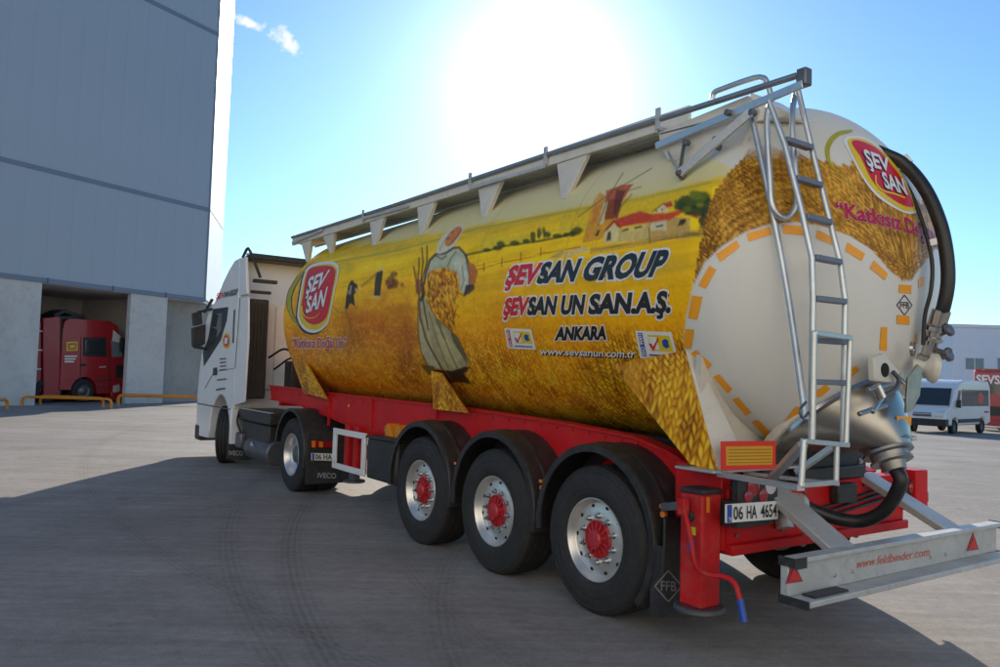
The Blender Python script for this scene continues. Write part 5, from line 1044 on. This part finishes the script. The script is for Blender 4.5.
ca_s, ca_z = rs(84, 392)[0], .52; wa = [(ca_s+.60*math.cos(deg(a)), ca_z+.60*math.sin(deg(a))) for a in np.linspace(180, 0, 12)]
top_ = sp([(63,330),(65,321),(70,318.5),(109,321),(117.5,326),(121.5,343),(123.5,358),(124.5,375),(125,388),(124,397)])
cab_ = [(top_[0][0], .55)]+top_+[(top_[-1][0]-.05, zf), (ca_s+.62, zf)]+wa[::-1]+[(ca_s-.62, .55)]
side_prism(cab_, 2.4, 'cab', M_RTRUCK, bevel=.06)
side_prism(sp([(44,318),(61,316),(61,398),(44,398)]), 2.4, 'body_box', M_RTRUCK, -.05, .03); side_prism(sp([(58,316),(63,316),(62,396),(58,396)]), 2.3, 'cab_gap', M_BLACK, -.06)
side_prism(sp([(30,324),(43.5,322),(43.5,392),(30,392)]), 2.4, 'body_box', M_RTRUCK, -.15, .03)
for z_ in (1.4, 2.2, 3.0): side_prism([(rs(36, 350)[0], z_), (rs(44, 350)[0], z_), (rs(44, 350)[0], z_+.05), (rs(36, 350)[0], z_+.05)], .03, 'body_rail', M_WHITE, -.10)
side_prism(sp([(85,340),(103,340),(104,354),(85,353)]), .02, 'side_window', M_GLASS, .02); side_prism(sp([(83,337.5),(106,337.5),(107,357),(83,356)]), .015, 'window_frame', M_BLACK, .004)
side_prism(sp([(111,341),(120.5,343),(122.5,357),(112,357)]), 2.2, 'windscreen', mat('windscreen_glass', (.20, .24, .27), .1, var=.1), .012)
side_prism(sp([(113,330),(120,336),(121,343),(112,341)]), .02, 'sun_visor', M_WHITE, .03)
side_prism(sp([(115.5,365),(125.3,365),(125.6,378),(115.5,378)]), 2.3, 'grille', M_BLACK, .008, .02); side_prism(sp([(113,386),(119,384),(120,391),(113,393)]), .04, 'headlight', M_LENSW, .03, .01)
side_prism(sp([(118.5,338),(122.5,338.5),(122.5,352),(118.5,351)]), .16, 'mirror', M_BLACK, .22, .03); side_prism(sp([(111,392),(125.8,392),(125.8,399),(111,399)]), 2.4, 'bumper', M_RTRUCK, .03, .03); side_prism([(rs(64, 380)[0], .98), (rs(121, 380)[0], .98), (rs(121, 380)[0], 1.0), (rs(64, 380)[0], 1.0)], .01, 'panel_seam', M_BLACK, .006); side_prism(sp([(80.5,337),(81.3,337),(80.5,388),(79.7,388)]), .01, 'panel_seam', M_BLACK, .006); side_prism(sp([(108.5,337),(109.3,337),(110,390),(109.2,390)]), .01, 'panel_seam', M_BLACK, .006)
for z_ in (.55, .78, 1.02): side_prism([(rs(97, 380)[0], z_), (rs(108, 380)[0], z_), (rs(108, 380)[0], z_+.06), (rs(97, 380)[0], z_+.06)], .02, 'step', M_DKSTEEL, .012)
side_prism(sp([(80,364),(86,363.5),(86,366),(80,366.5)]), .02, 'door_handle', M_BLACK, .02); side_prism(sp([(99,366.5),(106,366),(106,367.5),(99,368)]), .01, 'badge', M_ALUM, .012)
side_prism(sp([(66.5,342),(77.5,341.5),(77.5,350.5),(66.5,351)]), .006, 'logo_print', M_LOGOY, .008); side_prism(sp([(68,343.4),(76,343),(76,349.2),(68,349.6)]), .004, 'logo_print', M_RTRUCK, .012); side_prism(sp([(69.5,345),(74.8,344.6),(74.8,347.8),(69.5,348.2)]), .003, 'logo_print', M_LOGOY, .015)
for k in range(3): side_prism(sp([(64.5,355.5+k*2.7),(77-k*1.5,355.5+k*2.7),(77-k*1.5,357+k*2.7),(64.5,357+k*2.7)]), .004, 'door_print', M_TEXTW, .008)
for a_, b_ in (((56,316),(66,311)), ((66,311),(88,318)), ((60,318),(86,317))): MB().bar(onside(*a_)[0]-RN*.6, onside(*b_)[0]-RN*.6, 1.0, .16).build('roof_deflector', M_BLACK, RED, bevel=.02)
wc_ = bay(ca_s, off_-.17, .51); wr = MB().lathe(tyre_profile(.30, .51, .29), wc_, RN, 40, closed=True).build('wheel', M_RUBBER, RED, smooth=30); MB().lathe([(.0, .285), (.12, .29), (.10, .2), (.16, .12), (.16, 0)], wc_, RN, 32).build('rim', M_DKSTEEL, wr)
wc2 = bay(ca_s, off_-2.2, .51); MB().lathe(tyre_profile(.30, .51, .29), wc2, RN, 40, closed=True).build('wheel', M_RUBBER, RED, smooth=30)
for s_ in (rs(48, 390)[0],):
    for o_ in (-.2, -2.2): MB().lathe(tyre_profile(.30, .51, .29), bay(s_, off_+o_, .51), RN, 40, closed=True).build('wheel', M_RUBBER, RED, smooth=30)
# ------------------------------------------------------------------ orange pipe barriers
def barrier(p0, p1, h, r_, label):
    p0, p1 = np.array(p0), np.array(p1); d = (p1-p0)/np.linalg.norm(p1-p0); up = np.array([0, 0, 1.])
    pts = [p0, p0+up*(h-.15), p0+up*(h-.04)+d*.04, p0+up*h+d*.15, p1+up*h-d*.15, p1+up*(h-.04)-d*.04, p1+up*(h-.15), p1]
    o = MB().tube(pts, r_, 12).build('pipe_barrier', M_ORANGE, smooth=60, org=(p0+p1)/2)
    return tag(o, label, 'barrier', 'orange pipe barriers along the warehouse')
barrier(Z(-60, 413, 0), Z(7, 409, 0), .34, .055, 'orange pipe barrier cut off by the left edge of the picture')
barrier(Z(22, 406, 0), Z(111, 408.5, 0), .36, .055, 'long orange pipe barrier in front of the red lorry')
barrier(Z(40, 404.5, 0), Z(99, 408, 0)+np.array([.2, .5, 0]), .36, .055, 'orange pipe barrier right behind the longest one, by the red lorry wheel')
barrier(Z(118, 404.5, 0), Z(202, 406, 0), .40, .075, 'orange pipe barrier between the concrete pier and the white cab')
# ------------------------------------------------------------------ across the yard on the right
RIGHT = np.array([CR[0], CR[1], 0]); RIGHT /= np.linalg.norm(RIGHT); FWD = np.array([CF[0], CF[1], 0]); FWD /= np.linalg.norm(FWD)
def at_depth(px, dep, z_):
    P = CAM+(CF+CR*(px-500)/FPX)*dep; return np.array([P[0], P[1], z_])
def top_z(px, py, dep): P = CAM+(CF+CR*(px-500)/FPX+CU*(333.5-py)/FPX)*dep; return P[2]
M_PALE = mat('pale_render', (.84, .85, .87), .8, var=.05, dirt=.08, vscale=.4); M_GREYB = mat('grey_render', (.42, .45, .48), .8, var=.06, dirt=.1, vscale=.3)
def block(px0, px1, dep, zt, depth, name, label, m_, turn=0.):
    a_, b_ = at_depth(px0, dep, 0), at_depth(px1, dep, 0); d = (b_-a_); L_ = np.linalg.norm(d); d /= L_; c_, s_ = math.cos(turn), math.sin(turn); d = np.array([d[0]*c_-d[1]*s_, d[0]*s_+d[1]*c_, 0]); n = np.array([d[1], -d[0], 0])
    if n@FWD > 0: n = -n
    z0 = ground_z(a_[0])-.3; E_ = empty(name, (a_+b_)/2+np.array([0, 0, z0])); tag(E_, label, 'building')
    MB().prism([p+np.array([0, 0, z0]) for p in (a_, a_+d*L_, a_+d*L_-n*depth, a_-n*depth)], (0, 0, zt-z0)).build('wall', m_, E_)
    MB().prism([p+np.array([0, 0, zt]) for p in (a_+n*.15-d*.15, a_+d*(L_+.15)+n*.15, a_+d*(L_+.15)-n*depth, a_-d*.15-n*depth)], (0, 0, .22)).build('parapet', m_, E_)
    return E_, a_, d, n, L_
E1, ea, ed_, en, eL = block(953, 1120, 56, top_z(953, 327, 56), 14, 'office_building', 'pale flat-roofed office building behind the white van', M_PALE)
hp_ = onplane(ea+en*.0, en)
def rwin(q, par):
    P = [hp_(*p)[0] for p in q]; MB().prism([p+en*.02 for p in P], -en*.015).build('window_frame', M_WHITE, par)
    c_ = np.mean(P, 0); w_ = [c_+(p-c_)*.86 for p in P]
    for u0, u1 in ((0, .47), (.53, 1)):
        g_ = [w_[0]*(1-u0)+w_[1]*u0, w_[0]*(1-u1)+w_[1]*u1, w_[3]*(1-u1)+w_[2]*u1, w_[3]*(1-u0)+w_[2]*u0]; MB().prism([p+en*.03 for p in g_], -en*.008).build('pane', mat('window_pane', (.22, .24, .26), .15, var=.1), par)
for x_ in (964, 996, 1030): rwin([(x_, 357), (x_+21, 357.6), (x_+21, 370.6), (x_, 370)], E1)
E2, fa, fd, fn, fL = block(880, 960, 95, top_z(940, 349, 95), 20, 'distant_shed', 'blue grey shed far behind the office building', M_GREYB)
hp2 = onplane(fa, fn)
for k in range(3): q = [(926+k*9, 358), (932+k*9, 358.2), (932+k*9, 363.2), (926+k*9, 363)]; MB().prism([hp2(*p)[0]+fn*.04 for p in q], -fn*.035).build('window', mat('window_pane', (.22, .24, .26), .15, var=.1), E2)
# white van
def vehicle_frame(c, heading): d = np.array([math.sin(heading), math.cos(heading), 0]); return np.array(c, float), d, np.array([d[1], -d[0], 0])     # forward, right
vdep = 37.5; vz = ground_z(36.5); head = YAW+math.pi+deg(24)           # nose towards the camera, turned to the left of the picture
er = at_depth(950, 37, 0)-np.array([CAM[0], CAM[1], 0]); er /= np.linalg.norm(er); ep = np.array([er[1], -er[0], 0])
vdir = -ep*math.cos(deg(71))-er*math.sin(deg(71)); vleft = np.array([-vdir[1], vdir[0], 0])
nose = at_depth(929, vdep-2.6, vz)
vs_ = vleft if vleft@ep > 0 else -vleft   # side that faces the camera
VAN = empty('van', nose-vdir*3); tag(VAN, 'white minibus van with dark windows parked before the pale office', 'van')
V0 = at_depth(945.5, vdep-2.2, vz)                                    # near front corner
def vp(f_, s_, z_): return V0-vdir*f_-vs_*s_+np.array([0, 0, z_])      # f: metres back from the nose, s: metres in from the near side
def vprism(pts, s0, s1, name, m_, bevel=0., par=None): return MB().prism([vp(f_, s0, z_) for f_, z_ in pts], -vs_*(s1-s0)).build(name, m_, par or VAN, bevel=bevel, smooth=40)
Lv, Hv = 5.9, 2.55
vprism([(0,.45),(0,.95),(.12,1.08),(.75,1.28),(1.45,2.15),(1.9,2.45),(2.4,Hv),(Lv-.3,Hv),(Lv,Hv-.3),(Lv+.02,.5),(Lv-.4,.42),(Lv-.75,.42),(Lv-.80,.70),(Lv-1.1,.78),(Lv-1.45,.70),(Lv-1.5,.42),(1.55,.42),(1.5,.70),(1.2,.78),(.85,.70),(.8,.40)], 0, 1.98, 'body', M_CAB, .07)
vprism([(1.22,1.32),(1.62,1.32),(1.86,2.05),(1.62,2.05)], -.012, .01, 'side_window', M_GLASS); vprism([(2.0,1.32),(Lv-.25,1.32),(Lv-.3,2.1),(2.0,2.1)], -.012, .01, 'side_window', M_GLASS)
MB().prism([vp(.78, .12, 1.34), vp(.78, 1.86, 1.34), vp(1.40, 1.76, 2.12), vp(1.40, .22, 2.12)], vdir*.03+np.array([0, 0, .02])).build('windscreen', M_GLASS, VAN)
vprism([(-.04,.40),(-.04,.72),(.3,.74),(.3,.4)], -.03, 2.01, 'bumper', M_BLACK, .03); vprism([(1.55,.55),(Lv-1.5,.55),(Lv-1.5,.72),(1.55,.72)], -.03, .02, 'side_moulding', M_BLACK)
MB().prism([vp(.0, .10, .82), vp(.0, .50, .82), vp(.10, .45, 1.05), vp(.12, .08, 1.08)], vdir*.02).build('headlight', M_LENSW, VAN); MB().prism([vp(-.01, .6, .82), vp(-.01, 1.4, .82), vp(.03, 1.4, 1.0), vp(.03, .6, 1.0)], vdir*.015).build('grille', M_DKSTEEL, VAN)
vprism([(1.15,1.25),(1.3,1.25),(1.3,1.62),(1.15,1.62)], -.22, -.05, 'mirror', M_BLACK, .03)
vprism([(Lv-.9,.98),(Lv-.25,.98),(Lv-.25,1.08),(Lv-.9,1.08)], -.006, .0, 'lettering', M_TEXTR)
vprism([(4.1,1.45),(4.7,1.42),(4.9,1.75),(4.6,2.02),(4.15,1.9)], -.016, -.012, 'window_print', M_TEXTR)
for f_ in (1.18, Lv-1.12):
    for s_ in (.12, 1.86):
        wv = MB().lathe(tyre_profile(.22, .345, .21), vp(f_, s_, .345), vs_, 32, closed=True).build('wheel', M_RUBBER, VAN, smooth=30)
        MB().lathe([(0, .205), (.08, .21), (.05, .1), (.07, 0)], vp(f_, s_, .345), vs_, 24).build('rim', M_DKSTEEL, wv)
# red lorry behind the van, its header board lettered
tdep = 42.0; T0 = at_depth(974.5, tdep, ground_z(40)); tz = top_z(985, 370.5, tdep); tg = T0[2]
RL = empty('lorry', T0+ep*1.2); tag(RL, 'dark red lorry behind the van with a lettered board over its windscreen', 'truck')
def tb(x0, x1, z0, z1, y0, y1, name, m_, bevel=0.): P = lambda x_, y_, z_: T0+ep*x_+er*y_+np.array([0, 0, z_-tg]); return MB().prism([P(x0, y0, z0), P(x1, y0, z0), P(x1, y1, z0), P(x0, y1, z0)], (0, 0, z1-z0)).build(name, m_, RL, bevel=bevel)
tb(0, 2.45, tg+.45, tz, 0, 2.2, 'cab', M_RTRUCK, .06); tb(.12, 2.33, tz-1.25, tz-.62, -.03, -.002, 'windscreen', M_GLASS); tb(.05, 2.4, tz-.56, tz-.1, -.12, -.002, 'header_board', M_RTRUCK, .03)
tb(.5, 1.95, tg+.8, tg+1.3, -.03, -.002, 'grille', M_BLACK); tb(0, 2.45, tg+.3, tg+.6, -.08, -.002, 'bumper', M_RTRUCK, .03); tb(.1, 2.35, tg+.9, tz+.15, 2.5, 9, 'cargo_body', M_RTRUCK)
hT = onplane(T0-er*.122, -er)
lettering('ŞEVSAN', [(976.5,383),(1016,384.4),(1016,376.4),(976.5,375)], hT, M_TEXTW, RL, .01, .03, step=0)
for x_ in (.25, 2.2):
    for y_ in (1.1, 7.6): c_ = T0+ep*x_+er*y_+np.array([0, 0, .5]); MB().lathe(tyre_profile(.30, .5, .29), c_, ep, 28, closed=True).build('wheel', M_RUBBER, RL, smooth=30)
for x_ in (.4, 2.0): tb(x_-.06, x_+.06, tz, tz+.06, .2, .3, 'roof_lamp', M_LENSO)
